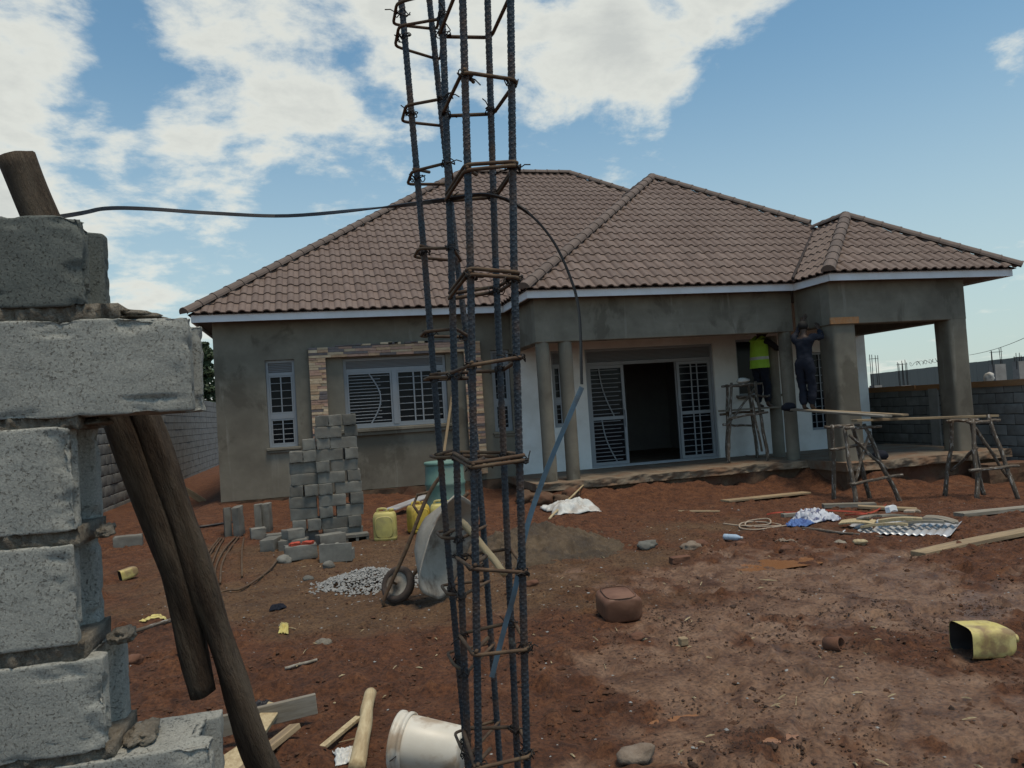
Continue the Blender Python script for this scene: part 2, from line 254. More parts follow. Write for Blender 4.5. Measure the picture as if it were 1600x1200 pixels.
# ------------------------------------------------------------------ mesh helpers
class MB:
    def __init__(s): s.v = []; s.f = []; s.m = []
    def add(s, vs, fs, mi=0):
        b = len(s.v); s.v += [tuple(p) for p in vs]; s.f += [tuple(i + b for i in f) for f in fs]; s.m += [mi] * len(fs); return s
    def box(s, x0, x1, y0, y1, z0, z1, mi=0):
        return s.add([(x0, y0, z0), (x1, y0, z0), (x1, y1, z0), (x0, y1, z0), (x0, y0, z1), (x1, y0, z1), (x1, y1, z1), (x0, y1, z1)],
                     [(0, 3, 2, 1), (4, 5, 6, 7), (0, 1, 5, 4), (1, 2, 6, 5), (2, 3, 7, 6), (3, 0, 4, 7)], mi)
    def obox(s, c, size, rot, mi=0):
        hx, hy, hz = (q / 2 for q in size); c = Vector(c)
        vs = [c + rot @ Vector(p) for p in ((-hx, -hy, -hz), (hx, -hy, -hz), (hx, hy, -hz), (-hx, hy, -hz), (-hx, -hy, hz), (hx, -hy, hz), (hx, hy, hz), (-hx, hy, hz))]
        return s.add(vs, [(0, 3, 2, 1), (4, 5, 6, 7), (0, 1, 5, 4), (1, 2, 6, 5), (2, 3, 7, 6), (3, 0, 4, 7)], mi)
    def tube(s, pts, r, n=8, closed=False, cap=True, mi=0, jit=0):
        pts = [Vector(p) for p in pts]; k = len(pts); rs = r if isinstance(r, (list, tuple)) else [r] * k
        base = len(s.v); up = None
        for i, p in enumerate(pts):
            if closed: t = pts[(i + 1) % k] - pts[i - 1]
            else: t = pts[min(i + 1, k - 1)] - pts[max(i - 1, 0)]
            t.normalize()
            if up is None: up = t.orthogonal().normalized()
            up = (up - t * up.dot(t)); up = up.normalized() if up.length > 1e-5 else t.orthogonal().normalized()
            w = t.cross(up)
            for j in range(n):
                a = 2 * math.pi * j / n; q = rs[i] * (1 + (random.uniform(-jit, jit) if jit else 0))
                s.v.append(tuple(p + (up * math.cos(a) + w * math.sin(a)) * q))
        m = k if closed else k - 1
        for i in range(m):
            a, b = base + i * n, base + ((i + 1) % k) * n
            for j in range(n):
                s.f.append((a + j, a + (j + 1) % n, b + (j + 1) % n, b + j)); s.m.append(mi)
        if cap and not closed:
            s.f.append(tuple(base + j for j in reversed(range(n)))); s.m.append(mi)
            s.f.append(tuple(base + (k - 1) * n + j for j in range(n))); s.m.append(mi)
        return s
    def lathe(s, prof, n=24, mtx=None, cap0=False, cap1=False, mi=0, sq=None):
        mtx = mtx or Matrix.Identity(4); base = len(s.v)
        for r, z in prof:
            for j in range(n):
                a = 2 * math.pi * j / n; cx, cy = math.cos(a), math.sin(a)
                if sq:
                    q = (abs(cx) ** sq[2] + abs(cy) ** sq[2]) ** (-1 / sq[2]); cx, cy = cx * q * sq[0], cy * q * sq[1]
                s.v.append(tuple(mtx @ Vector((r * cx, r * cy, z))))
        for i in range(len(prof) - 1):
            a, b = base + i * n, base + (i + 1) * n
            for j in range(n): s.f.append((a + j, a + (j + 1) % n, b + (j + 1) % n, b + j)); s.m.append(mi)
        if cap0: s.f.append(tuple(base + j for j in reversed(range(n)))); s.m.append(mi)
        if cap1: s.f.append(tuple(base + (len(prof) - 1) * n + j for j in range(n))); s.m.append(mi)
        return s
    def mesh(s, name, mats, smooth=False):
        me = bpy.data.meshes.new(name); me.from_pydata(s.v, [], s.f)
        for m in (mats if isinstance(mats, (list, tuple)) else [mats]): me.materials.append(m)
        if any(s.m): me.polygons.foreach_set('material_index', s.m)
        if smooth: me.polygons.foreach_set('use_smooth', [True] * len(me.polygons))
        me.update(); return me
    def build(s, name, mats, parent=None, smooth=False, bevel=0, seg=1):
        return link(name, s.mesh(name, mats, smooth), parent, bevel, seg)
def link(name, me, parent=None, bevel=0, seg=1):
    o = bpy.data.objects.new(name, me); COL.objects.link(o)
    if parent is not None: o.parent = parent
    if bevel:
        b = o.modifiers.new('bevel', 'BEVEL'); b.width = bevel; b.segments = seg; b.limit_method = 'ANGLE'; b.angle_limit = rad(40)
    return o
def tag(o, label, cat, group=None):
    o['label'] = label; o['category'] = cat
    if group: o['group'] = group
    return o
def thing(name, label, cat, loc=(0, 0, 0), rz=0, group=None):
    o = bpy.data.objects.new(name, None); COL.objects.link(o); o.location = loc; o.rotation_euler = (0, 0, rz); o.empty_display_size = .1
    return tag(o, label, cat, group)
def box_part(name, m, parent, *b, bevel=0):
    return MB().box(*b).build(name, m, parent, bevel=bevel)
def world_parts(root, parts):
    """parts built in world space hang under a thing whose base point is elsewhere"""
    inv = Matrix.Translation(root.location).inverted()
    for p in parts: p.parent = root; p.matrix_parent_inverse = inv @ Matrix.Identity(4)
def fbm(x, y, z=0, o=4): return noise.fractal(Vector((x, y, z)), 1.0, 2.0, o)
def smooth(a, b, t): t = min(1, max(0, (t - a) / (b - a))); return t * t * (3 - 2 * t)
def ground_z(X, Y): return smooth(3., 11., Y) * (.12 - .035 * min(13, max(-1.5, X)))

# ------------------------------------------------------------------ ground
def build_ground():
    def axis(lo, hi, step, far0, far1):
        a = list(np.arange(lo, hi + 1e-6, step)); l, d = lo, step
        left = []
        while l > far0: d *= 1.35; l -= d; left.append(l)
        r, d = hi, step; right = []
        while r < far1: d *= 1.35; r += d; right.append(r)
        return np.array(left[::-1] + a + right)
    xs = axis(-3.6, 10.6, .036, -900, 900); ys = axis(1.6, 13.2, .036, -60, 1500)
    nx, ny = len(xs), len(ys); X, Y = np.meshgrid(xs, ys)
    def vn(x, y, seed):
        r = np.random.RandomState(seed); T = r.rand(256, 256)
        xi, yi = np.floor(x).astype(int), np.floor(y).astype(int); fx, fy = x - xi, y - yi
        fx, fy = fx * fx * fx * (fx * (6 * fx - 15) + 10), fy * fy * fy * (fy * (6 * fy - 15) + 10)
        a, b, c, d = T[xi % 256, yi % 256], T[(xi + 1) % 256, yi % 256], T[xi % 256, (yi + 1) % 256], T[(xi + 1) % 256, (yi + 1) % 256]
        return (a * (1 - fx) + b * fx) * (1 - fy) + (c * (1 - fx) + d * fx) * fy - .5
    def fb(s, o, seed, g=.5):
        t = 0; a = 1
        for k in range(o): t = t + a * vn(X * s * 2 ** k + 13.1 * k, Y * s * 2 ** k + 7.7 * k, seed + k); a *= g
        return t
    sm = lambda a, b, t: (lambda q: q * q * (3 - 2 * q))(np.clip((t - a) / (b - a), 0, 1))
    base = sm(3., 11., Y) * (.12 - .035 * np.clip(X, -1.5, 13))
    # trodden, wet ground: a broad patch right of the middle plus noise
    def blob(cx, cy, rx, ry): return np.exp(-(((X - cx) / rx) ** 2 + ((Y - cy) / ry) ** 2))
    mud = 1.15 * blob(2.6, 3.7, 1.15, 1.1) + .9 * blob(3.9, 6.3, 1.4, 1.0) + .55 * blob(5.2, 5.2, 1.5, 1.3) + .45 * blob(3.2, 5.2, 1.3, .8) + .35 * blob(1.9, 4.6, .6, .6)
    mud = sm(.40, .66, .92 * mud + .62 * fb(1.5, 5, 5, .6) + .28 * fb(6.5, 3, 15, .6))
    grey = sm(.3, .75, 1.0 * blob(.8, 6.9, 2.3, 1.3) + .85 * blob(.1, 9.0, 2.4, 1.6) + .55 * blob(4.6, 9, 2.0, 1.6) + .5 * fb(1.2, 4, 25))
    near = np.exp(-((X - 3) ** 2 / 260 + (Y - 6) ** 2 / 150))
    rough = (1 - .70 * mud) * (1 - .45 * grey)
    lumps = np.maximum(0, fb(9, 3, 40, .55)) ** 1.3
    Z = base + near * (.045 * fb(.8, 3, 60) + rough * (.034 * fb(4.2, 5, 70, .62) + .095 * lumps) + .012 * fb(17, 2, 80))
    Z = Z + near * mud * (.020 * fb(2.4, 3, 90) - .012)
    # soil banked against the plinths
    def bank(x0, x1, yf, h, w): return h * sm(x0 - .3, x0 + .2, X) * (1 - sm(x1 - .2, x1 + .3, X)) * np.exp(-(np.maximum(0, yf - Y) / w) ** 2) * np.clip(.85 + 1.1 * fb(1.7, 3, 140), .1, 1.6)
    Z = Z + bank(3.6, 9.0, 13.0, .17, .55) + bank(8.9, 12.4, 11.85, .24, .5) + bank(-2.2, 3.7, 15.0, .10, .6)
    # heel and boot holes in the mud
    r = np.random.RandomState(3)
    for k in range(230):
        cx, cy = r.uniform(1.0, 7.5), r.uniform(2.6, 8.5); a = r.uniform(0, 3.14); l, w, d = r.uniform(.09, .16), r.uniform(.04, .065), r.uniform(.018, .045)
        ix = slice(np.searchsorted(xs, cx - .4), np.searchsorted(xs, cx + .4)); iy = slice(np.searchsorted(ys, cy - .4), np.searchsorted(ys, cy + .4))
        x, y = X[iy, ix] - cx, Y[iy, ix] - cy; u, v = x * math.cos(a) + y * math.sin(a), -x * math.sin(a) + y * math.cos(a)
        q = (u / l) ** 2 + (v / w) ** 2
        Z[iy, ix] += -d * np.exp(-q * q) + .4 * d * np.exp(-((np.sqrt(q) - 1.45) / .3) ** 2)
    # shallow hollows that hold water
    for cx, cy, rx, ry in ((4.23, 6.73, .55, .20), (1.72, 3.82, .16, .055), (2.05, 3.35, .12, .045)):
        Z += -.03 * blob(cx, cy, rx * 1.1, ry * 1.1)
    v = np.stack([X, Y, Z], -1).reshape(-1, 3)
    i = np.arange(nx * ny).reshape(ny, nx); f = np.stack([i[:-1, :-1], i[:-1, 1:], i[1:, 1:], i[1:, :-1]], -1).reshape(-1, 4)
    me = bpy.data.meshes.new('ground'); me.vertices.add(len(v)); me.vertices.foreach_set('co', v.ravel().astype(np.float32))
    me.loops.add(f.size); me.loops.foreach_set('vertex_index', f.ravel().astype(np.int32))
    me.polygons.add(len(f)); me.polygons.foreach_set('loop_start', np.arange(0, f.size, 4, dtype=np.int32)); me.polygons.foreach_set('loop_total', np.full(len(f), 4, np.int32))
    me.polygons.foreach_set('use_smooth', np.ones(len(f), bool)); me.update(); me.validate()
    for n, a in (('mud', mud), ('grey', grey), ('wet', mud)):
        at = me.attributes.new(n, 'FLOAT', 'POINT'); at.data.foreach_set('value', a.ravel().astype(np.float32))
    me.materials.append(M['ground'])
    o = link('ground', me); o['kind'] = 'structure'
    def height(x, y):
        j, k = min(nx - 2, max(0, np.searchsorted(xs, x) - 1)), min(ny - 2, max(0, np.searchsorted(ys, y) - 1))
        return float(Z[k:k + 2, j:j + 2].mean()), float(mud[k, j]), float(grey[k, j])
    return height
HT = build_ground()
def gz(x, y): return HT(x, y)[0]

def lump(mb, c, r, flat=.7, sub=0, mi=0):
    """small irregular lump: a jittered octahedron/icosahedron"""
    a = random.uniform(0, 6.28); t = (1 + 5 ** .5) / 2
    if sub == 0: P0 = [(1, 0, 0), (-1, 0, 0), (0, 1, 0), (0, -1, 0), (0, 0, 1), (0, 0, -1)]; F0 = [(0, 2, 4), (2, 1, 4), (1, 3, 4), (3, 0, 4), (2, 0, 5), (1, 2, 5), (3, 1, 5), (0, 3, 5)]
    else:
        P0 = [Vector(p).normalized() for p in ((-1, t, 0), (1, t, 0), (-1, -t, 0), (1, -t, 0), (0, -1, t), (0, 1, t), (0, -1, -t), (0, 1, -t), (t, 0, -1), (t, 0, 1), (-t, 0, -1), (-t, 0, 1))]
        F0 = [(0, 11, 5), (0, 5, 1), (0, 1, 7), (0, 7, 10), (0, 10, 11), (1, 5, 9), (5, 11, 4), (11, 10, 2), (10, 7, 6), (7, 1, 8), (3, 9, 4), (3, 4, 2), (3, 2, 6), (3, 6, 8), (3, 8, 9), (4, 9, 5), (2, 4, 11), (6, 2, 10), (8, 6, 7), (9, 8, 1)]
    vs = []
    sx, sy = r * random.uniform(.7, 1.4), r * random.uniform(.7, 1.2)
    for p in P0:
        k = random.uniform(.75, 1.2); x, y, z = p[0] * sx * k, p[1] * sy * k, p[2] * r * flat * k
        vs.append((c[0] + x * math.cos(a) - y * math.sin(a), c[1] + x * math.sin(a) + y * math.cos(a), c[2] + z))
    mb.add(vs, F0, mi)

# ------------------------------------------------------------------ the house
EZ = 3.75            # eave level
FL = .32             # floor level
WY = 15.1            # front wall face
house = thing('house', 'unfinished grey plastered bungalow with brown tiled hip roof and open front porch', 'house', (3.0, 15.1, 0))
def H(o): world_parts(house, [o]); return o
def hpart(name, mb, m, smooth=False, bevel=0):
    return H(mb.build(name, m, None, smooth, bevel))
def sub(parent, name, mb, m, smooth=False, bevel=0):
    o = mb.build(name, m, None, smooth, bevel); o.parent = parent; o.matrix_parent_inverse = (Matrix.Translation(house.location)).inverted() if parent is house else Matrix.Identity(4)
    return o

def wall_x(mb, x0, x1, y0, y1, z0, z1, holes):
    """wall along X with rectangular openings (x0,x1,z0,z1), one box per cell"""
    xs = sorted({x0, x1, *[h[0] for h in holes], *[h[1] for h in holes]}); zs = sorted({z0, z1, *[h[2] for h in holes], *[h[3] for h in holes]})
    def solid(i, j):
        if not (0 <= i < len(xs) - 1 and 0 <= j < len(zs) - 1): return False
        cx, cz = (xs[i] + xs[i + 1]) / 2, (zs[j] + zs[j + 1]) / 2
        return not any(h[0] < cx < h[1] and h[2] < cz < h[3] for h in holes)
    for i in range(len(xs) - 1):
        for j in range(len(zs) - 1):
            if not solid(i, j): continue
            a, b, c, d = xs[i], xs[i + 1], zs[j], zs[j + 1]
            mb.add([(a, y0, c), (b, y0, c), (b, y0, d), (a, y0, d)], [(0, 1, 2, 3)]); mb.add([(a, y1, c), (b, y1, c), (b, y1, d), (a, y1, d)], [(3, 2, 1, 0)])
            if not solid(i - 1, j): mb.add([(a, y0, c), (a, y1, c), (a, y1, d), (a, y0, d)], [(3, 2, 1, 0)])
            if not solid(i + 1, j): mb.add([(b, y0, c), (b, y1, c), (b, y1, d), (b, y0, d)], [(0, 1, 2, 3)])
            if not solid(i, j - 1): mb.add([(a, y0, c), (b, y0, c), (b, y1, c), (a, y1, c)], [(3, 2, 1, 0)])
            if not solid(i, j + 1): mb.add([(a, y0, d), (b, y0, d), (b, y1, d), (a, y1, d)], [(0, 1, 2, 3)])
W1 = (-.99, -.46, 1.22, 2.87); WM = (.44, 2.44, 1.47, 2.84); W2 = (3.36, 3.74, 1.22, 2.87)
SUR = (.11, 2.80, 1.47, 2.84)                    # inside of the stone surround
NW = (4.62, 4.98, 1.22, 2.80); DOOR = (5.36, 8.30, FL, 2.80); BW = (8.86, 9.42, 1.62, 2.86); RW = (10.62, 11.3, .75, 2.5)
mb = MB(); wall_x(mb, -1.89, 3.86, WY, WY + .22, FL - .03, 3.62, [W1, WM, W2]); hpart('front_wall', mb, M['plaster'])
mb = MB(); wall_x(mb, 3.86, 12.15, WY + .004, WY + .22, FL - .03, 3.62, [NW, DOOR, BW, RW]); hpart('porch_wall', mb, M['paint'])
hpart('side_wall', MB().box(-1.89, -1.67, WY + .225, 27.3, FL - .03, 3.62), M['plaster'])
hpart('side_wall', MB().box(11.93, 12.15, WY + .225, 27.3, FL - .03, 3.62), M['plaster'])
hpart('back_wall', MB().box(-1.66, 11.92, 27.08, 27.3, FL - .03, 3.62), M['plaster'])
hpart('room_partition', MB().box(-1.66, 11.92, 19.6, 19.7, FL, 3.56), M['room'])
hpart('room_partition', MB().box(4.2, 4.3, WY + .225, 19.59, FL, 3.56), M['room'])
hpart('room_partition', MB().box(9.3, 9.4, WY + .225, 19.59, FL, 3.56), M['room'])
hpart('room_floor', MB().box(-1.66, 11.92, WY + .225, 27.07, .2, FL - .004), M['slab'])
hpart('soffit', MB().box(-2.16, 12.2, 14.80, 27.6, 3.622, 3.66), M['soffit'])
hpart('soffit', MB().box(3.64, 12.9, 12.98, 14.795, 3.622, 3.66), M['soffit'])
hpart('soffit', MB().box(8.98, 12.9, 11.92, 12.975, 3.622, 3.66), M['soffit'])
# plinth, porch slabs
def rough_box(x0, x1, y0, y1, z0, z1, n=40, amp=.03, seed=0):
    """box with uneven front (-Y) and right faces"""
    mb = MB(); m = 8; V = []
    for j in range(m + 1):
        for i in range(n + 1):
            x = x0 + (x1 - x0) * i / n; z = z0 + (z1 - z0) * j / m
            V.append((x, y0 + amp * 1.6 * fbm(x * 2.2, z * 3, seed), z + (amp * .5 * fbm(x * 3, 5, seed) if j == m else 0)))
    F = [(j * (n + 1) + i, j * (n + 1) + i + 1, (j + 1) * (n + 1) + i + 1, (j + 1) * (n + 1) + i) for j in range(m) for i in range(n)]
    mb.add(V, F)
    top = V[m * (n + 1):]; bot = V[:n + 1]
    mb.add(top + [(p[0], y1, z1) for p in top], [(i, i + 1, n + 2 + i, n + 1 + i) for i in range(n)])
    for i in (0, n):
        col = [V[j * (n + 1) + i] for j in range(m + 1)]
        mb.add(col + [(p[0], y1, p[2]) for p in col], [(j, j + 1, m + 2 + j, m + 1 + j) if i == 0 else (j + 1, j, m + 1 + j, m + 2 + j) for j in range(m)])
    return mb
hpart('plinth', rough_box(-1.93, 3.9, WY - .03, WY + .2, -.5, FL - .04, 60, .03, 1), M['plinth'])
hpart('porch_plinth', rough_box(3.62, 9.0, 13.02, 15.06, -.7, .20, 60, .05, 3), M['plinth'])
hpart('porch_plinth', rough_box(8.95, 12.4, 11.88, 15.06, -.8, .18, 40, .05, 5), M['plinth'])
hpart('porch_slab', rough_box(3.55, 8.99, 12.93, WY, .19, FL - .002, 90, .06, 7), M['slab'])
hpart('porch_slab', rough_box(8.90, 12.5, 11.76, WY, .17, FL - .006, 60, .06, 9), M['slab'])
hpart('entrance_step', rough_box(11.5, 12.5, 11.35, 11.74, -.6, .10, 14, .03, 11), M['plinth'])
# porch beams and columns
BZ = 2.815
hpart('porch_beam', MB().box(3.78, 9.03, 13.2, 13.42, BZ, 3.62), M['plaster'], bevel=.012)
hpart('porch_beam', MB().box(3.783, 4.0, 13.425, WY - .003, BZ + .003, 3.618), M['plaster'], bevel=.012)
hpart('porch_beam', MB().box(9.07, 12.06, 12.12, 12.40, BZ + .004, 3.62), M['plaster'], bevel=.012)
hpart('porch_beam', MB().box(9.073, 9.33, 12.405, 13.197, BZ + .002, 3.618), M['plaster'], bevel=.012)
hpart('porch_beam', MB().box(11.80, 12.06, 12.405, WY - .003, BZ + .006, 3.618), M['plaster'], bevel=.012)
def rough_col(x, y, hx, hy, z0, z1, seed, power=8, n=28):
    mb = MB(); rings = 26
    for k in range(rings + 1):
        z = z0 + (z1 - z0) * k / rings
        for j in range(n):
            a = 2 * math.pi * (j + .5) / n; c, s_ = math.cos(a), math.sin(a); q = (abs(c) ** power + abs(s_) ** power) ** (-1 / power)
            w = 1 + .02 * fbm(c * 1.3 + seed, s_ * 1.3, z * 1.6, 3)
            mb.v.append((x + hx * c * q * w, y + hy * s_ * q * w, z))
    for k in range(rings):
        for j in range(n): mb.f.append((k * n + j, k * n + (j + 1) % n, (k + 1) * n + (j + 1) % n, (k + 1) * n + j)); mb.m.append(0)
    return mb
for i, (x, y, hx, pw) in enumerate(((3.93, 13.33, .125, 2), (4.36, 13.33, .125, 2), (8.90, 13.33, .125, 2), (9.18, 14.25, .125, 2))):
    hpart('porch_column', rough_col(x, y, hx, hx, FL - .02, BZ + .01, i * 7, pw), M['plaster'], True)
hpart('porch_column', rough_col(9.34, 12.34, .235, .225, FL - .02, BZ + .01, 31, 14, 44), M['plaster'], True)
hpart('porch_column', rough_col(11.86, 12.32, .205, .20, FL - .02, BZ + .012, 47, 10, 44), M['plaster'], True)
o = hpart('formwork_board', MB().box(9.02, 9.62, 12.06, 12.09, BZ + .005, BZ + .125), M['coping'])
# fascia
for b in ((-2.2, 3.595, 14.77, 14.80), (3.6, 3.63, 12.985, 14.80), (3.6, 8.935, 12.95, 12.98), (8.94, 8.97, 11.92, 12.98), (8.94, 12.98, 11.885, 11.915), (-2.2, -2.17, 14.805, 27.65), (12.95, 12.98, 11.92, 15.0)):
    hpart('fascia', MB().box(b[0], b[1], b[2], b[3], 3.585, 3.745), M['fascia'])
# ---- windows and door
def bars_part(par, name, lst, m, t=.014):
    for (a, b) in lst: sub(par, name, MB().tube([a, b], t / 2, 6), m)
def louvre(par, x0, x1, y, z0, z1, n):
    for k in range(n):
        z = z0 + (z1 - z0) * (k + .5) / n
        sub(par, 'vent_slat', MB().obox(((x0 + x1) / 2, y, z), (x1 - x0, .05, .008), Matrix.Rotation(rad(-38), 3, 'X')), M['frame'])
def frame_rect(mb, x0, x1, y0, y1, z0, z1, t):
    mb.box(x0, x1, y0, y1, z0, z0 + t); mb.box(x0, x1, y0, y1, z1 - t, z1); mb.box(x0, x0 + t, y0, y1, z0 + t, z1 - t); mb.box(x1 - t, x1, y0, y1, z0 + t, z1 - t)
def narrow_window(w, nb=4, vent=.26):
    x0, x1, z0, z1 = w; y = WY + .06; mb = MB()
    frame_rect(mb, x0 + .004, x1 - .004, y, y + .06, z0 + .004, z1 - .004, .045)
    zt = z1 - vent; mb.box(x0 + .05, x1 - .05, y + .002, y + .058, zt - .035, zt + .02)
    zm = z0 + (zt - z0) * .42; mb.box(x0 + .05, x1 - .05, y + .002, y + .058, zm - .05, zm + .05)
    f = hpart('window', mb, M['frame'])
    louvre(f, x0 + .05, x1 - .05, y + .03, zt + .02, z1 - .05, 6)
    sub(f, 'backing_panel', MB().box(x0 + .05, x1 - .05, y + .075, y + .08, zt, z1 - .05), M['deck'])
    for a, b in ((z0 + .05, zm - .05), (zm + .05, zt - .035)):
        g = MB(); frame_rect(g, x0 + .052, x1 - .052, y + .008, y + .05, a + .002, b - .002, .028); sub(f, 'sash', g, M['frame'])
        sub(f, 'pane', MB().box(x0 + .06, x1 - .06, y + .052, y + .056, a, b), M['glass'])
        xm = (x0 + x1) / 2; sub(f, 'bar', MB().box(xm - .011, xm + .011, y + .012, y + .03, a + .03, b - .03), M['frame'])
        for k in range(nb): z = a + (b - a) * (k + 1) / (nb + 1); sub(f, 'bar', MB().tube([(x0 + .08, y + .036, z), (x1 - .08, y + .036, z)], .006, 6), M['frame'])
    return f
narrow_window(W1); narrow_window(W2); narrow_window(NW, 3, .3)
for w in (W1, W2):
    s_ = hpart('window_sill', MB().box(w[0] - .05, w[1] + .05, WY - .06, WY - .002, w[2] - .05, w[2] - .003), M['plaster'], bevel=.006)
    hpart('window_sill', MB().box(w[0] - .03, w[1] + .03, WY - .035, WY - .003, w[2] - .10, w[2] - .054), M['plaster'], bevel=.006)
def arc_pts(x0, x1, y, z0, z1, k=12):
    """bow that bulges to +X"""
    return [(x0 + (x1 - x0) * math.sin(math.pi * t / k), y, z0 + (z1 - z0) * t / k) for t in range(k + 1)]
# large window, set in the deep stone surround
x0, x1, z0, z1 = WM; y = WY + .08; mb = MB(); zt = z1 - .24
frame_rect(mb, x0 + .004, x1 - .004, y, y + .06, z0 + .004, z1 - .004, .05); mb.box(x0 + .055, x1 - .055, y + .002, y + .058, zt - .04, zt + .03); xm = x0 + .97
mb.box(xm - .045, xm + .045, y - .012, y + .055, z0 + .055, zt - .04)
wf = hpart('window', mb, M['frame']); louvre(wf, x0 + .055, x1 - .055, y + .03, zt + .03, z1 - .055, 6)
sub(wf, 'backing_panel', MB().box(x0 + .055, x1 - .055, y + .075, y + .08, zt, z1 - .05), M['deck'])
for a, b in ((x0 + .055, xm - .045), (xm + .045, x1 - .055)):
    g = MB(); frame_rect(g, a + .002, b - .002, y + .006, y + .05, z0 + .056, zt - .042, .035); sub(wf, 'sash', g, M['frame'])
    sub(wf, 'pane', MB().box(a, b, y + .052, y + .056, z0 + .06, zt - .045), M['glass'])
a, b, c, d = x0 + .09, xm - .08, z0 + .09, zt - .08
sub(wf, 'bar', MB().tube(arc_pts(a + .40, a + .60, y + .03, c, d), .014, 8), M['frame'])
for k in range(15):
    z = c + (d - c) * (k + .7) / 15.3; sub(wf, 'bar', MB().tube([(a, y + .04, z), (b if k % 2 == 0 else b - .19, y + .04, z)], .008, 6), M['frame'])
a, b = xm + .08, x1 - .09
for k in range(7):
    z = c + (d - c) * (k + .7) / 7.4; sub(wf, 'bar', MB().tube([(a, y + .04, z), (b, y + .04, z)], .008, 6), M['frame'])
for x in (a + .30, a + .46): sub(wf, 'bar', MB().box(x - .014, x + .014, y + .012, y + .03, c - .01, d + .01), M['frame'])
hpart('window_sill', MB().box(.30, 2.62, WY - .10, WY - .002, 1.40, 1.465), M['plaster'], bevel=.008)
hpart('window_sill', MB().box(.34, 2.58, WY - .07, WY - .003, 1.33, 1.396), M['plaster'], bevel=.008)
# ledge-stone surround: projecting backing frame, stones laid one by one on its face
sy = WY - .11
so = (-.19, 3.13, .42, 3.06); si = (.12, 2.79, 1.475, 2.86)
mb = MB(); mb.box(so[0], so[1], sy + .02, WY - .004, si[3], so[3]); mb.box(so[0], si[0], sy + .02, WY - .004, 1.0, si[3]); mb.box(si[1], so[1], sy + .02, WY - .004, so[2], si[3])
sur = hpart('stone_surround', mb, M['plaster'])
rs = random.Random(11)
def lay(xa, xb, za, zb, along_x=True):
    z = za
    while z < zb - .012:
        h = min(rs.choice((.045, .05, .055, .05)), zb - z); x = xa
        if zb - z - h < .02: h = zb - z
        while x < xb - .01:
            l = rs.uniform(.16, .46) if along_x else rs.uniform(.10, .24)
            if xb - x - l < .07: l = xb - x
            p = rs.uniform(.004, .020); k = rs.choices((0, 1, 2, 3), (3.5, 4.5, 2, 3))[0]
            sub(sur, 'ledge_stone', MB().box(x + .0015, x + l - .0015, sy - p, sy + .018, z + .0015, z + h - .0015), STONE[k], bevel=.003)
            x += l
        z += h
lay(so[0], so[1], si[3], so[3]); lay(so[0], si[0], 1.05, si[3] - .003, False); lay(si[1], so[1], so[2], si[3] - .003, False)
for k in range(16):                                    # loose upper ledge, unfinished
    x = .35 + k * .155 + rs.uniform(-.05, .05); z = so[3] + rs.uniform(.0, .012); l = rs.uniform(.12, .3)
    sub(sur, 'ledge_stone', MB().box(x, x + l, sy - .005, sy + .06, z + .003, z + rs.uniform(.02, .045)), STONE[rs.choice((2, 2, 1, 3))], bevel=.003)
# sliding steel door
x0, x1, z0, z1 = DOOR; y = WY + .05; zt = 2.45; mb = MB()
frame_rect(mb, x0 + .004, x1 - .004, y, y + .1, z0 - .01, z1 - .004, .05); mb.box(x0 + .055, x1 - .055, y + .002, y + .098, zt, zt + .07)
df = hpart('sliding_door', mb, M['frame']); louvre(df, x0 + .055, x1 - .055, y + .05, zt + .07, z1 - .055, 8)
sub(df, 'backing_panel', MB().box(x0 + .055, x1 - .055, y + .085, y + .09, zt + .07, z1 - .055), M['deck'])
def leaf(a, b, right, yy):
    g = MB(); frame_rect(g, a, b, yy, yy + .045, z0 + .045, zt - .004, .06); zm = z0 + 1.02; g.box(a + .06, b - .06, yy + .002, yy + .043, zm - .035, zm + .035)
    s_ = sub(df, 'door_leaf', g, M['frame'])
    for q0, q1 in ((z0 + .10, zm - .035), (zm + .035, zt - .064)):
        n = 11 if not right else 7
        for k in range(n):
            z = q0 + (q1 - q0) * (k + .6) / n; e = b - .065 if (right or k % 2) else b - .13
            sub(df, 'bar', MB().tube([(a + .065, yy + .03, z), (e, yy + .03, z)], .008, 6), M['frame'])
        if right:
            for x in (a + (b - a) * .42, a + (b - a) * .60): sub(df, 'bar', MB().box(x - .013, x + .013, yy + .005, yy + .02, q0, q1), M['frame'])
        else: sub(df, 'bar', MB().tube([(a + .25 + .28 * t / 10 - .06 * math.sin(math.pi * t / 10), yy + .012, q1 + (q0 - q1) * t / 10) for t in range(11)], .014, 8), M['frame'])
    sub(df, 'pane', MB().box(a + .03, b - .03, yy + .038, yy + .041, z0 + .08, zt - .03), M['glass'])
leaf(x0 + .06, x0 + .86, False, y + .012); leaf(x1 - .86, x1 - .06, True, y + .012)
sub(df, 'door_handle', MB().box(x0 + .82, x0 + .85, y - .03, y + .01, 1.15, 1.5), M['frame']); sub(df, 'door_handle', MB().box(x1 - .85, x1 - .82, y - .03, y + .01, 1.15, 1.5), M['frame'])
mb = MB(); frame_rect(mb, x0 + .80, x0 + .88, y + .06, y + .095, z0 + .045, zt - .004, .03); sub(df, 'door_post', mb, M['frame'])
mb = MB(); frame_rect(mb, x1 - .88, x1 - .80, y + .06, y + .095, z0 + .045, zt - .004, .03); sub(df, 'door_post', mb, M['frame'])
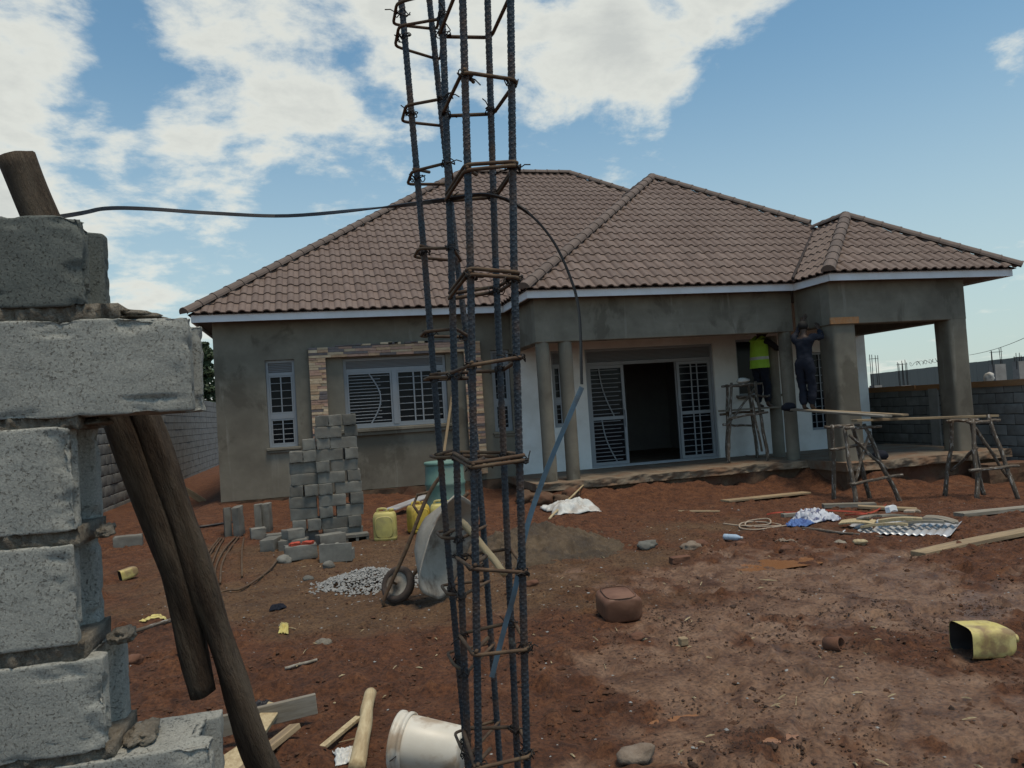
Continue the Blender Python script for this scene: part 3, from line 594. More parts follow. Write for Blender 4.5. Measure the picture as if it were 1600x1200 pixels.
# window behind the vested worker and grille window in the recess
x0, x1, z0, z1 = BW; mb = MB(); frame_rect(mb, x0 + .004, x1 - .004, WY + .06, WY + .12, z0 + .004, z1 - .004, .045); f = hpart('window', mb, M['frame'])
sub(f, 'pane', MB().box(x0 + .045, x1 - .045, WY + .10, WY + .105, z0 + .045, z1 - .045), M['glass'])
hpart('window_sill', MB().box(8.80, 10.05, WY - .12, WY - .001, 1.56, 1.615), M['plaster'], bevel=.006)
x0, x1, z0, z1 = RW; mb = MB(); frame_rect(mb, x0 + .004, x1 - .004, WY + .06, WY + .12, z0 + .004, z1 - .004, .05); f = hpart('window', mb, M['frame'])
sub(f, 'pane', MB().box(x0 + .05, x1 - .05, WY + .10, WY + .105, z0 + .05, z1 - .05), M['glass'])
for k in range(3): x = x0 + (x1 - x0) * (k + 1) / 4; sub(f, 'bar', MB().box(x - .012, x + .012, WY + .07, WY + .085, z0 + .05, z1 - .05), M['frame'])
for k in range(9): z = z0 + (z1 - z0) * (k + 1) / 10; sub(f, 'bar', MB().tube([(x0 + .05, WY + .092, z), (x1 - .05, WY + .092, z)], .008, 6), M['frame'])

# ---- roof
SL = .722
def roof_deck():
    mb = MB(); d = -.03; e = EZ + d
    def hipbox(x0, x1, y0, y1, slope, ext_back=None):
        if ext_back is None:
            h = min(x1 - x0, y1 - y0) / 2; rz = e + slope * h
            if x1 - x0 >= y1 - y0: R = [((x0 + h), (y0 + y1) / 2, rz), ((x1 - h), (y0 + y1) / 2, rz)]
            c = [(x0, y0, e), (x1, y0, e), (x1, y1, e), (x0, y1, e)]
            mb.add(c + R, [(0, 1, 5, 4), (1, 2, 5), (2, 3, 4, 5), (3, 0, 4), (3, 2, 1, 0)])
        else:
            h = (x1 - x0) / 2; rz = e + slope * h; xm = (x0 + x1) / 2
            mb.add([(x0, y0, e), (x1, y0, e), (x1, ext_back, e), (x0, ext_back, e), (xm, y0 + h, rz), (xm, ext_back, rz)],
                   [(0, 1, 4), (1, 2, 5, 4), (3, 0, 4, 5), (2, 3, 5), (3, 2, 1, 0)])
    hipbox(-2.25, 13.95, 14.73, 27.73, SL); hipbox(3.57, 13.27, 12.90, None, SL, 19.6); hipbox(8.90, 13.04, 11.84, None, SL, 15.0)
    return mb
roof = hpart('roof', roof_deck(), M['deck'])
TW, TL, TT = .215, .345, .020
PU = [0, .010, .026, .050, .075, .100, .124, .140, TW]; PW = [0, .008, .024, .036, .040, .036, .024, .008, 0]
def tile_faces():
    F = []
    for i in range(len(PU) - 1):
        a, b = (PU[i], PW[i]), (PU[i + 1], PW[i + 1])
        F.append([(a[0], 0, a[1] + TT), (b[0], 0, b[1] + TT), (b[0], TL + .02, b[1] - .002), (a[0], TL + .02, a[1] - .002)])
        F.append([(a[0], 0, a[1] - .004), (b[0], 0, b[1] - .004), (b[0], 0, b[1] + TT), (a[0], 0, a[1] + TT)])
    return F
TF = tile_faces()
def clip(poly, planes):
    for a, b, c in planes:
        out = []
        for i in range(len(poly)):
            p, q = poly[i], poly[(i + 1) % len(poly)]; dp, dq = a * p[0] + b * p[1] - c, a * q[0] + b * q[1] - c
            if dp >= 0: out.append(p)
            if dp * dq < 0: t = dp / (dp - dq); out.append(tuple(p[k] + (q[k] - p[k]) * t for k in range(3)))
        poly = out
        if len(poly) < 3: return []
    return poly
mbt = MB()
for f in TF: mbt.add(f, [tuple(range(4))])
bm = bmesh.new(); me_t = mbt.mesh('tile', M['tile']); bm.from_mesh(me_t); bmesh.ops.remove_doubles(bm, verts=bm.verts, dist=1e-5); bm.to_mesh(me_t); bm.free()
TILES = []; FIELD = MB()
CAMP = Vector((0, 0, 1.65))
def tile_slope(O, U, slope, width, planes, vmax, hide=None):
    """O eave corner, U horizontal direction; planes clip in (u, v)"""
    O = Vector(O); U = Vector(U).normalized(); back = Vector((0, 0, 1)).cross(U); V = (back + Vector((0, 0, slope))).normalized(); Nn = U.cross(V)
    rot = Matrix((U, V, Nn)).transposed()
    nrow = int(vmax / TL) + 1; ncol = int(width / TW) + 1
    for r in range(nrow):
        for c in range(ncol):
            u0, v0 = c * TW, r * TL - .03
            cs = [(u0 + du, v0 + dv) for du in (0, TW) for dv in (0, TL + .02)]
            ins = [all(a * p[0] + b * p[1] >= cc for a, b, cc in planes) for p in cs]
            ctr = O + rot @ Vector((u0 + TW / 2, v0 + TL / 2, 0))
            if hide and hide(ctr): continue
            wob = random.uniform(-.003, .003)
            if all(ins): TILES.append(((ctr - CAMP).length, O + rot @ Vector((u0, v0, wob)), rot))
            else:
                for f in TF:
                    p = clip([(u0 + x, v0 + yv, w + wob) for x, yv, w in f], planes)
                    if p: FIELD.add([O + rot @ Vector(q) for q in p], [tuple(range(len(p)))])
k = math.sqrt(1 + SL * SL)          # slope length per metre of plan
big = 1e3
# main front: trapezoid, hips at 45 deg in plan: u >= v/k, u <= w - v/k ; right of the porch it is hidden
tile_slope((-2.25, 14.73, EZ), (1, 0, 0), SL, 16.2, [(1, -1 / k, 0), (-1, -1 / k, -16.2), (0, -1, -6.5 * k)], 6.5 * k, hide=lambda c: c.x > 3.9 and c.z < EZ + SL * (min(c.x - 3.57, 13.27 - c.x)) - .1)
tile_slope((3.57, 12.90, EZ), (1, 0, 0), SL, 9.7, [(1, -1 / k, 0), (-1, -1 / k, -9.7), (0, -1, -4.85 * k)], 4.85 * k, hide=lambda c: c.z < EZ + SL * min(c.x - 8.90, 13.04 - c.x) - .12)
tile_slope((8.90, 11.84, EZ), (1, 0, 0), SL, 4.14, [(1, -1 / k, 0), (-1, -1 / k, -4.14), (0, -1, -2.07 * k)], 2.07 * k)
# left slopes run with u towards -Y : U=(0,-1,0)
tile_slope((8.90, 15.2, EZ), (0, -1, 0), SL, 15.2 - 11.84, [(-1, -1 / k, -(15.2 - 11.84)), (0, -1, -2.07 * k), (1, 0, 0)], 2.07 * k, hide=lambda c: c.y > 12.90 + (c.z - EZ) / SL + .12)
tile_slope((3.57, 20.0, EZ), (0, -1, 0), SL, 20.0 - 12.90, [(-1, -1 / k, -(20.0 - 12.90)), (0, -1, -4.85 * k), (1, 0, 0)], 4.85 * k, hide=lambda c: c.y > 14.73 + (c.z - EZ) / SL + .12)
TILES.sort(key=lambda t: t[0])
rinv = Matrix.Identity(4)
for dist, p, rot in TILES[:300]:
    o = bpy.data.objects.new('tile', me_t); COL.objects.link(o); o.parent = roof; o.matrix_local = Matrix.Translation(p) @ rot.to_4x4()
for dist, p, rot in TILES[300:]:
    for f in TF: FIELD.add([p + rot @ Vector(q) for q in f], [(0, 1, 2, 3)])
fo = sub(roof, 'tile_field', FIELD, M['tile']); fo['kind'] = 'stuff'
def caps(a, b, r=.115, ln=.36):
    a, b = Vector(a), Vector(b); d = b - a; n = max(1, round(d.length / ln)); t = d.normalized(); side = t.cross(Vector((0, 0, 1))).normalized(); up = side.cross(t)
    rot = Matrix((t, side, up)).transposed().to_4x4(); L_ = d.length / n; key = 'ridge_tile_%d' % round(L_ * 1000)
    me = bpy.data.meshes.get(key)
    if not me:
        m = MB(); st = [(0, 1.0), (.03, 1.0), (.031, .93), (L_ + .035, .88)]
        for x, q in st:
            for j in range(9): an = math.pi * (j / 8); m.v.append((x, -math.cos(an) * r * q * 1.1, math.sin(an) * r * q - .02))
        for i in range(len(st) - 1):
            for j in range(8): m.f.append((i * 9 + j, (i + 1) * 9 + j, (i + 1) * 9 + j + 1, i * 9 + j + 1)); m.m.append(0)
        m.f.append(tuple(range(9))); m.m.append(0)
        me = m.mesh(key, M['cap'])
    for i in range(n):
        o = bpy.data.objects.new('ridge_tile', me); COL.objects.link(o); o.parent = roof; o.matrix_local = Matrix.Translation(a + t * (L_ * i)) @ rot
    # flat flashing flange under the caps
up_ = .045
rz = EZ + SL * 6.5
caps((-2.30, 14.68, EZ + .01), (4.25, 21.23, rz + up_)); caps((4.25, 21.23, rz + up_), (7.45, 21.23, rz + up_)); caps((13.9, 14.78, EZ + up_), (7.45, 21.23, rz + up_))
pz = EZ + SL * 4.85
caps((3.52, 12.85, EZ + .01), (8.42, 17.75, pz + up_)); caps((11.0, 15.17, EZ + SL * 2.27 + up_), (8.42, 17.75, pz + up_)); caps((8.42, 17.75, pz + up_), (8.42, 19.5, pz + up_))
vz = EZ + SL * 2.07
caps((8.84, 11.78, EZ + .01), (10.97, 13.91, vz + up_)); caps((13.10, 11.78, EZ + .01), (10.97, 13.91, vz + up_)); caps((10.97, 13.91, vz + up_), (10.97, 14.95, vz + up_))
sub(roof, 'valley_gutter', MB().tube([(8.86, 12.86, EZ + .055), (10.95, 14.95, EZ + SL * 2.07 + .02)], .03, 6), M['deck'])

# ------------------------------------------------------------------ oriented sticks, boards, ribbons
def frame_to(a, b, up=(0, 0, 1)):
    a, b = Vector(a), Vector(b); z = (b - a).normalized(); x = Vector(up).cross(z)
    if x.length < 1e-4: x = Vector((1, 0, 0)).cross(z)
    x.normalize(); y = z.cross(x)
    return Matrix.Translation(a) @ Matrix((x, y, z)).transposed().to_4x4(), (b - a).length
def pole(name, a, b, r0, r1, m, parent=None, n=10, seg=14, wob=.25, rough=.10, bend=None):
    """round stick lying along its own local Z, bent and knotty; a hung part keeps world placement"""
    mt, ln = frame_to(a, b); mb = MB(); sd = random.uniform(0, 99); base = 0
    for i in range(seg + 1):
        t = i / seg; r = r0 + (r1 - r0) * t; cx = r * wob * 2 * noise.noise(Vector((t * 3, sd, 0))); cy = r * wob * 2 * noise.noise(Vector((t * 3, sd, 9)))
        if i in (0, seg): cx = cy = 0
        if bend: bl = mt.to_3x3().transposed() @ Vector(bend) * (4 * t * (1 - t)); cx += bl.x; cy += bl.y
        for j in range(n):
            q = 2 * math.pi * j / n; k = r * (1 + rough * 2 * noise.noise(Vector((math.cos(q) * 1.2 + sd, math.sin(q) * 1.2, t * ln * 5))))
            mb.v.append((cx + math.cos(q) * k, cy + math.sin(q) * k, t * ln))
    for i in range(seg):
        for j in range(n): mb.f.append((i * n + j, i * n + (j + 1) % n, (i + 1) * n + (j + 1) % n, (i + 1) * n + j)); mb.m.append(0)
    mb.f.append(tuple(reversed(range(n)))); mb.m.append(0); mb.f.append(tuple(seg * n + j for j in range(n))); mb.m.append(0)
    me = mb.mesh(name, m, True); o = link(name, me)
    if parent is not None: o.parent = parent; mt = parent.matrix_world_like.inverted() @ mt if hasattr(parent, 'matrix_world_like') else Matrix.Translation(-Vector(parent.location)) @ mt
    o.matrix_local = mt
    return o
def board(name, a, b, w, t, m, parent=None, up=(0, 0, 1), roll=0, bow=0):
    """sawn board from a to b (centre of its underside axis), local X along it"""
    a, b = Vector(a), Vector(b); x = (b - a).normalized(); y = Vector(up).cross(x).normalized(); z = x.cross(y)
    mt = Matrix.Translation(a) @ Matrix((x, y, z)).transposed().to_4x4() @ Matrix.Rotation(roll, 4, 'X'); ln = (b - a).length; mb = MB(); n = 10
    for i in range(n + 1):
        u = i / n; k = 1 + .02 * noise.noise(Vector((u * 4, ln, w))); dz = bow * 4 * u * (1 - u)
        mb.v += [(u * ln, -w / 2 * k, dz), (u * ln, w / 2 * k, dz), (u * ln, w / 2 * k, t + dz), (u * ln, -w / 2 * k, t + dz)]
    for i in range(n):
        for j in range(4): mb.f.append((i * 4 + j, (i + 1) * 4 + j, (i + 1) * 4 + (j + 1) % 4, i * 4 + (j + 1) % 4)); mb.m.append(0)
    mb.f += [(0, 1, 2, 3), (n * 4 + 3, n * 4 + 2, n * 4 + 1, n * 4)]; mb.m += [0, 0]
    o = link(name, mb.mesh(name, m), None, bevel=min(t, w) * .08)
    if parent is not None: o.parent = parent; mt = Matrix.Translation(-Vector(parent.location)) @ mt
    o.matrix_local = mt
    return o
def ribbon(pts, wid, t=.0012):
    """flat band: list of (point, width direction)"""
    mb = MB(); k = len(pts)
    P = [Vector(p) for p, d in pts]
    for i, (p, d) in enumerate(pts):
        tg = (P[min(i + 1, k - 1)] - P[max(i - 1, 0)]).normalized(); d = Vector(d); d = (d - tg * d.dot(tg)).normalized(); nn = tg.cross(d)
        for s_, q in ((-1, -1), (1, -1), (1, 1), (-1, 1)): mb.v.append(tuple(Vector(p) + d * (s_ * wid / 2) + nn * (q * t / 2)))
    for i in range(k - 1):
        for j in range(4): mb.f.append((i * 4 + j, i * 4 + (j + 1) % 4, (i + 1) * 4 + (j + 1) % 4, (i + 1) * 4 + j)); mb.m.append(0)
    mb.f += [(0, 1, 2, 3), (k * 4 - 1, k * 4 - 2, k * 4 - 3, k * 4 - 4)]; mb.m += [0, 0]
    return mb
def spline(pts, n=8):
    P = [Vector(p) for p in pts]; P = [P[0] * 2 - P[1]] + P + [P[-1] * 2 - P[-2]]; out = []
    for i in range(1, len(P) - 2):
        a, b, c, d = P[i - 1:i + 3]
        for k in range(n):
            t = k / n; out.append(.5 * ((2 * b) + (c - a) * t + (2 * a - 5 * b + 4 * c - d) * t * t + (3 * b - a - 3 * c + d) * t ** 3))
    out.append(P[-2]); return out
def on_ground(pts, h=.0): return [(x, y, gz(x, y) + h) for x, y in pts]

# ------------------------------------------------------------------ concrete blocks
def block_mesh(key, L_, D, Hh, m, cuts=8, amp=.004, groove=.02, bev=.008, seed=0, chip=.0, FR=30):
    """block with a shallow channel down each end, worn arrises and a pitted skin; origin at base centre"""
    bm = bmesh.new(); bmesh.ops.create_cube(bm, size=1); bmesh.ops.scale(bm, vec=(L_, D, Hh), verts=bm.verts)
    bmesh.ops.bevel(bm, geom=list(bm.edges), offset=bev, segments=2, affect='EDGES', profile=.6)
    if cuts:
        long_e = [e for e in bm.edges if e.calc_length() > .05]; bmesh.ops.subdivide_edges(bm, edges=long_e, cuts=cuts, use_grid_fill=True)
    for v in bm.verts:
        c = v.co
        if groove and abs(c.x) > L_ / 2 - .02:
            k = smooth(D * .30, D * .20, abs(c.y)); c.x -= math.copysign(groove * k, c.x)
        nrm = v.normal; q = Vector((c.x * FR + seed * 3.1, c.y * FR, c.z * FR))
        d = amp * noise.fractal(q, .8, 2.2, 4)
        if chip:
            e = noise.fractal(Vector((c.x * 13 + seed * 7, c.y * 13, c.z * 13)), .8, 2.2, 3)
            edge = sum((abs(c.x) > L_ / 2 - .03, abs(c.y) > D / 2 - .03, abs(c.z) > Hh / 2 - .03)) >= 2
            if edge and e > .05: d -= chip * (e - .05) * 3
        v.co = c + nrm * d; v.co.z += Hh / 2
    me = bpy.data.meshes.new(key); bm.to_mesh(me); bm.free(); me.materials.append(m)
    me.polygons.foreach_set('use_smooth', [True] * len(me.polygons)); me.update()
    return me
def hollow_mesh(key, L_, D, Hh, m, broken=False):
    """hollow block: two open cells seen from above"""
    mb = MB(); w = .035; mb.box(-L_ / 2, L_ / 2, -D / 2, -D / 2 + w, 0, Hh); mb.box(-L_ / 2, L_ / 2, D / 2 - w, D / 2, 0, Hh if not broken else Hh * .62)
    for x in (-L_ / 2, -w / 2, L_ / 2 - w): mb.box(x, x + w, -D / 2 + w + .0005, D / 2 - w - .0005, 0.001, Hh * (.97 if not broken or x < 0 else .6))
    mb.box(-L_ / 2 + w, L_ / 2 - w, -D / 2 + w + .001, D / 2 - w - .001, 0.0005, .03)
    return mb.mesh(key, m)

# ---- near wall at the left edge
nw = thing('block_wall', 'rough grey concrete block wall with toothed end close by at left edge', 'wall', (-.6, 1.72, 0))
NY = 1.62; ND = .19
courses = [(-.429, 1.901, 2.078), (-.246, 1.689, 1.877), (-.463, 1.474, 1.673), (-.469, 1.261, 1.450), (-.427, 1.058, 1.232), (-.244, .850, 1.040), (-.44, .64, .83), (-.25, .43, .62), (-.44, .22, .41), (-.25, .0, .2)]
for i, (xr, za, zb) in enumerate(courses):
    for kk in range(1 if i == 0 else 2):
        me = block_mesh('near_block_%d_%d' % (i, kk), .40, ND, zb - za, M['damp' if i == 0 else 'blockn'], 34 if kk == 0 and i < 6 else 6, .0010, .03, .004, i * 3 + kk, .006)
        o = link('block', me, nw); o.location = (xr - .2 - .415 * kk + .6, NY + ND / 2 - 1.72, za)
    if i + 1 < len(courses):                     # bed joint: recessed, crumbly, squeezed out at the end
        zt, zl = za, courses[i + 1][2]; xe = min(xr, courses[i + 1][0]); bm = bmesh.new(); bmesh.ops.create_cube(bm, size=1)
        ext = .03 if i != 0 else .05
        bmesh.ops.scale(bm, vec=(.85 + ext, ND - .006, zt - zl + .012), verts=bm.verts); bmesh.ops.subdivide_edges(bm, edges=[e for e in bm.edges if abs(e.verts[0].co.x - e.verts[1].co.x) > .1], cuts=60, use_grid_fill=True)
        bmesh.ops.subdivide_edges(bm, edges=bm.edges[:], cuts=2, use_grid_fill=True)
        for v in bm.verts: v.co += Vector((0, 1, .25)) * (.012 * noise.fractal(Vector((v.co.x * 55, v.co.y * 55, v.co.z * 60 + i)), .7, 2.2, 4) * (1 if v.co.y < 0 else -.3))
        me = bpy.data.meshes.new('mortar_joint'); bm.to_mesh(me); bm.free(); me.materials.append(M['mortar']); me.polygons.foreach_set('use_smooth', [True] * len(me.polygons))
        o = link('mortar_joint', me, nw); o.location = (xe - .425 + ext / 2 + .6 - (.02 if ext < .04 else -.005), NY + ND / 2 - 1.72 + .006, (zt + zl) / 2)
def blobmesh(name, c, r, m, parent, sq=(1, 1, 1), amp=.35, fr=9, sub_=3):
    bm = bmesh.new(); bmesh.ops.create_icosphere(bm, subdivisions=sub_, radius=r); sd = random.uniform(0, 50)
    for v in bm.verts:
        k = 1 + amp * noise.fractal(v.co * fr + Vector((sd, 0, 0)), .8, 2, 4); v.co = Vector((v.co.x * sq[0] * k, v.co.y * sq[1] * k, v.co.z * sq[2] * k))
    me = bpy.data.meshes.new(name); bm.to_mesh(me); bm.free(); me.materials.append(m); me.polygons.foreach_set('use_smooth', [True] * len(me.polygons))
    o = link(name, me, parent); o.location = Vector(c) - (Vector(parent.location) if parent else Vector((0, 0, 0))); return o
for c, r, sq in (((-.375, 1.70, 1.888), .030, (2.0, 2.2, .55)), ((-.32, 1.715, 1.879), .020, (1.6, 2.4, .5)), ((-.405, 1.69, 1.899), .022, (1.2, 2.4, .8)), ((-.415, 1.72, 1.245), .026, (1.0, 1.9, .8)), ((-.43, 1.69, 1.463), .022, (.9, 2.2, .7)), ((-.385, 1.70, 1.05), .028, (1.2, 2.2, .7)), ((-.435, 1.70, 1.681), .020, (1.2, 2.6, .6))):
    blobmesh('mortar_lump', c, r * .8, M['mortar'], nw, sq, .55, 55, 4)
# ---- the two bark poles behind it
p1 = pole('prop_pole', (.005, 2.2, .0), (-.44, 2.005, 1.775), .037, .032, M['bark'], n=18, seg=60, wob=.2, rough=.18)
tag(p1, 'bark-covered prop pole slanting to the ground, right one behind the near block wall', 'pole', 'bark poles behind the near wall')
p2 = pole('prop_pole', (-.325, 2.08, .994), (-.654, 1.97, 2.309), .033, .038, M['bark'], n=18, seg=50, wob=.2, rough=.18, bend=(.030, 0, 0))
tag(p2, 'bark-covered pole with sawn lower end, its top rising above the near block wall', 'pole', 'bark poles behind the near wall')
o = pole('twig', (-.76, 1.98, 2.12), (-.69, 2.0, 2.17), .006, .004, M['stick'], n=6); tag(o, 'thin broken twig beside the pole top above the near wall', 'twig')
o = pole('twig', (-.80, 1.98, 2.16), (-.68, 2.0, 2.13), .008, .006, M['stick'], n=6); tag(o, 'thicker bare twig lying behind the topmost near block', 'twig')

# ------------------------------------------------------------------ rebar cage
cage = thing('rebar_cage', 'tall column cage of ribbed steel bars with rusty stirrups in the foreground', 'rebar cage', (.35, 1.75, 0))
BARS = dict(A=[(.235, 1.80, 3.0), (.241, 1.824, 2.657), (.261, 1.84, 2.035), (.275, 1.858, 1.413), (.295, 1.873, .817), (.315, 1.89, -.05)],
            B=[(.315, 1.89, 3.0), (.323, 1.904, 2.706), (.354, 1.919, 2.05), (.366, 1.922, 1.869), (.382, 1.935, 1.394), (.391, 1.954, .772), (.40, 1.97, -.05)],
            C=[(.327, 1.71, 3.0), (.321, 1.723, 2.607), (.31, 1.746, 2.014), (.293, 1.77, 1.421), (.285, 1.792, .853), (.28, 1.80, -.05)],
            D=[(.34, 1.52, 3.0), (.331, 1.538, 2.508), (.317, 1.56, 1.975), (.297, 1.583, 1.442), (.276, 1.606, .91), (.255, 1.63, -.05)],
            E=[(.43, 1.685, 3.0), (.424, 1.697, 2.6), (.409, 1.721, 2.007), (.401, 1.744, 1.414), (.395, 1.764, .861), (.385, 1.78, -.05)],
            F=[(.445, 1.52, 3.0), (.433, 1.533, 2.512), (.41, 1.557, 1.973), (.395, 1.579, 1.433), (.379, 1.601, .917), (.36, 1.62, -.05)])
def bar_at(k, z):
    L_ = BARS[k]
    for i in range(len(L_) - 1):
        a, b = L_[i], L_[i + 1]
        if a[2] >= z >= b[2]: t = (a[2] - z) / (a[2] - b[2]); return Vector((a[0] + (b[0] - a[0]) * t, a[1] + (b[1] - a[1]) * t, z))
    return Vector(L_[0] if z > L_[0][2] else L_[-1])
def rebar(k, r):
    mb = MB(); n = 12; z = -.05; st = .0030; zs = []
    while z < 2.99: zs.append(z); z += st
    for z in zs:
        p = bar_at(k, z)
        for j in range(n):
            a = 2 * math.pi * j / n; s_ = abs(math.cos(a)); skew = .010 * math.sin(a) * (1 if math.cos(a) > 0 else -1)
            ph = ((z + skew) / .0125) % 1.0; rib = 1.0 if ph < .32 else 0.0
            rr = r * (1 + .15 * rib * (1 - .6 * (s_ < .35))) + (r * .10 if j in (n // 4, 3 * n // 4) else 0)
            mb.v.append((p.x - .35 + rr * math.cos(a), p.y - 1.75 + rr * math.sin(a), p.z))
    for i in range(len(zs) - 1):
        for j in range(n): mb.f.append((i * n + j, i * n + (j + 1) % n, (i + 1) * n + (j + 1) % n, (i + 1) * n + j)); mb.m.append(0)
    mb.build('bar', M['rebar'], cage, smooth=False)
for k_, r_ in (('A', .0073), ('B', .0073), ('C', .0076), ('D', .0075), ('E', .0073), ('F', .0076)): rebar(k_, r_)
def stirrup(cs, r=.0042, tail=True):
    """bent hoop through corner points, corners rounded, with one hooked tail"""
    pts = []; n = len(cs)
    for i in range(n):
        a, b, c = cs[i - 1], cs[i], cs[(i + 1) % n]; q = .016
        p0 = b + (a - b).normalized() * q; p1_ = b + (c - b).normalized() * q
        for t in (0, .33, .67, 1): pts.append(p0 * (1 - t) ** 2 + b * 2 * t * (1 - t) + p1_ * t * t)
    off = Vector(cage.location); mb = MB().tube([p - off for p in pts], r, 8, closed=True)
    if tail:
        b, c = cs[0], cs[2]; d = (c - b).normalized()
        mb.tube([b - off + Vector((.004, .0, .006)), b - off + d * .03 + Vector((0, 0, .009)), b - off + d * .075 + Vector((0, 0, .012))], r, 8)
    return mb.build('stirrup', M['stirrup'], cage, smooth=True)
def tie(p):
    off = Vector(cage.location); mb = MB(); q = []; ph = random.uniform(0, 6.28)
    for i in range(22):
        a = ph + i * .62; rr = .013 + .006 * math.sin(i * 1.3)
        q.append(p - off + Vector((rr * math.cos(a), rr * math.sin(a) * .9, random.uniform(-.010, .010))))
    q = spline(q, 2); e = q[-1]; d = Vector((random.uniform(-1, 1), random.uniform(-1, .3), random.uniform(-.6, .8))).normalized()
    q += [e + d * .012 + Vector((0, 0, .004)), e + d * .026]
    mb.tube(q, .0014, 5); mb.build('tie_wire', M['wire'], cage, smooth=True)
rg = random.Random(5)
for z in (2.74, 2.53, 2.349, 2.157, 1.923, 1.748, 1.546, 1.319, 1.144, .915, .70, .48, .26):
    tl = [rg.uniform(-.012, .012) for _ in range(4)]; D_, F_, E_, C_ = (bar_at(k, z + t) for k, t in zip('DFEC', tl))
    o = .0125; ctr = (D_ + F_ + E_ + C_) / 4
    cs = [p + Vector((p.x - ctr.x, p.y - ctr.y, 0)).normalized() * o * 1.35 for p in (D_, F_, E_, C_)]; stirrup(cs)
    if z in (2.157, 1.546, 1.923): stirrup([p + Vector((.002, .003, .0095 + rg.uniform(-.002, .004))) for p in cs], tail=False)
    for p in rg.sample([D_, F_, E_, C_], 3) + [F_]: tie(p)
for z in (2.74, 2.63, 2.564, 2.388, 2.231, 2.036, 1.848, 1.736, 1.548, 1.355, 1.22, 1.055, .861, .6, .35):
    A_, B_, C_ = (bar_at(k, z + rg.uniform(-.008, .008)) for k in 'ABC')
    cs = [A_ + Vector((-.018, -.045, 0)), C_ + Vector((.006, .004, 0)), B_ + Vector((.014, .012, 0)), A_ + Vector((-.018, .055, 0))]; stirrup(cs, .0038, rg.random() < .5)
    tie(A_); tie(rg.choice([B_, C_]))
# ---- strap from wall to cage, backlit run painted black; its blue run hangs inside
sp = spline([(-.85, 2.0, 2.13), (-.591, 2.139, 2.215), (-.543, 2.28, 2.27), (-.453, 2.36, 2.291), (-.289, 2.422, 2.295), (-.069, 2.47, 2.299), (.195, 2.097, 2.224), (.299, 1.765, 2.15), (.379, 1.642, 2.128), (.448, 1.606, 2.088), (.505, 1.594, 2.021), (.541, 1.588, 1.935), (.557, 1.587, 1.85), (.554, 1.593, 1.695)], 6)
nsp = len(sp)
o = ribbon([(p, (0, .25 + .9 * smooth(.35, .55, i / nsp), .9 - 1.1 * smooth(.38, .5, i / nsp) + (.5 if i / nsp > .7 else 0))) for i, p in enumerate(sp)], .0105, .0032).build('plastic_band', M['black']); tag(o, 'thin backlit plastic strap, its shade coloured black, stretched from near wall to the rebar cage', 'band')
sp = spline([(.554, 1.593, 1.689), (.524, 1.602, 1.628), (.463, 1.622, 1.499), (.418, 1.637, 1.383), (.391, 1.659, 1.256), (.368, 1.677, 1.177), (.332, 1.69, 1.062)], 8)
o = ribbon([(p, (.95, -.25 + .3 * math.sin(i * .13), .3)) for i, p in enumerate(sp)], .0115, .0015).build('plastic_band', M['bluestrap']); tag(o, 'blue plastic strap hanging down through the rebar cage', 'band')
o = pole('spacer_stick', (.315, 1.86, 1.385), (.368, 1.655, 1.292), .0085, .0085, M['pale'], n=10); tag(o, 'short pale round stick poked through the rebar cage', 'stick')

# ------------------------------------------------------------------ boundary walls (courses of separate blocks)
def boundary(name, label, X, ya, yb, z0, ztop, face, visible_y, coping, hb=.205, lb=.41):
    w = thing(name, label, 'wall', (X, (ya + yb) / 2, z0)); th = .16
    core = MB().box(-th / 2 + .012, th / 2 - .012, ya - (ya + yb) / 2, yb - (ya + yb) / 2, 0, ztop - z0 - .01).build('joint_core', M['bmort'], w)
    n = int(round((ztop - z0) / hb)); h = (ztop - z0) / n; me = []
    for s_ in range(4): me.append(block_mesh('%s_unit_%d' % (name, s_), lb - .014, th, h - .016, M['bwall'], 1, .004, 0, .006, s_ + X))
    rest = MB(); cnt = []
    for r in range(n):
        y = ya - (lb / 2 if r % 2 else 0)
        while y < yb:
            c = y + lb / 2; cnt.append((abs(c - visible_y), c, r)); y += lb
    cnt.sort(); rb = random.Random(int(X * 10))
    for i, (d, c, r) in enumerate(cnt):
        z = r * h + .008; dx = rb.uniform(-.006, .006)
        if i < 300:
            o = bpy.data.objects.new('block', rb.choice(me)); COL.objects.link(o); o.parent = w; o.location = (dx, c - (ya + yb) / 2, z); o.rotation_euler = (rb.uniform(-.012, .012), rb.uniform(-.02, .02), math.pi / 2 + rb.uniform(-.01, .01))
        else: yy = c - (ya + yb) / 2; rest.box(-th / 2 + dx, th / 2 + dx, yy - lb / 2 + .007, yy + lb / 2 - .007, z, z + h - .016)
    if rest.v: o = rest.build('block_field', M['bwall'], w); o['kind'] = 'stuff'
    if coping:
        L_ = 3.1; y = ya; 
        while y < yb:
            o = MB().box(-.115, -.09, y - (ya + yb) / 2, y + L_ - .02 - (ya + yb) / 2, ztop - z0 - .07, ztop - z0 + .05).build('formwork_board', M['coping'], w); o.location.z = rb.uniform(-.012, .012); y += L_
        MB().box(-.088, .088, ya - (ya + yb) / 2, yb - (ya + yb) / 2, ztop - z0 - .002, ztop - z0 + .03).build('capping_beam', M['concrete'], w)
    return w
rw = boundary('boundary_wall', 'long grey block boundary wall with orange formwork boards along its top, right of the house', 13.25, 8.6, 27.0, -.55, 1.56, -1, 13.5, True)
MB().box(-.13, -.082, 14.15 - 17.8, 14.4 - 17.8, 0, 2.06).build('pier', M['concrete'], rw)
lw = boundary('boundary_wall', 'tall grey block boundary wall in shade left of the house', -4.25, 9.5, 42.0, .05, 2.72, 1, 18.0, False)
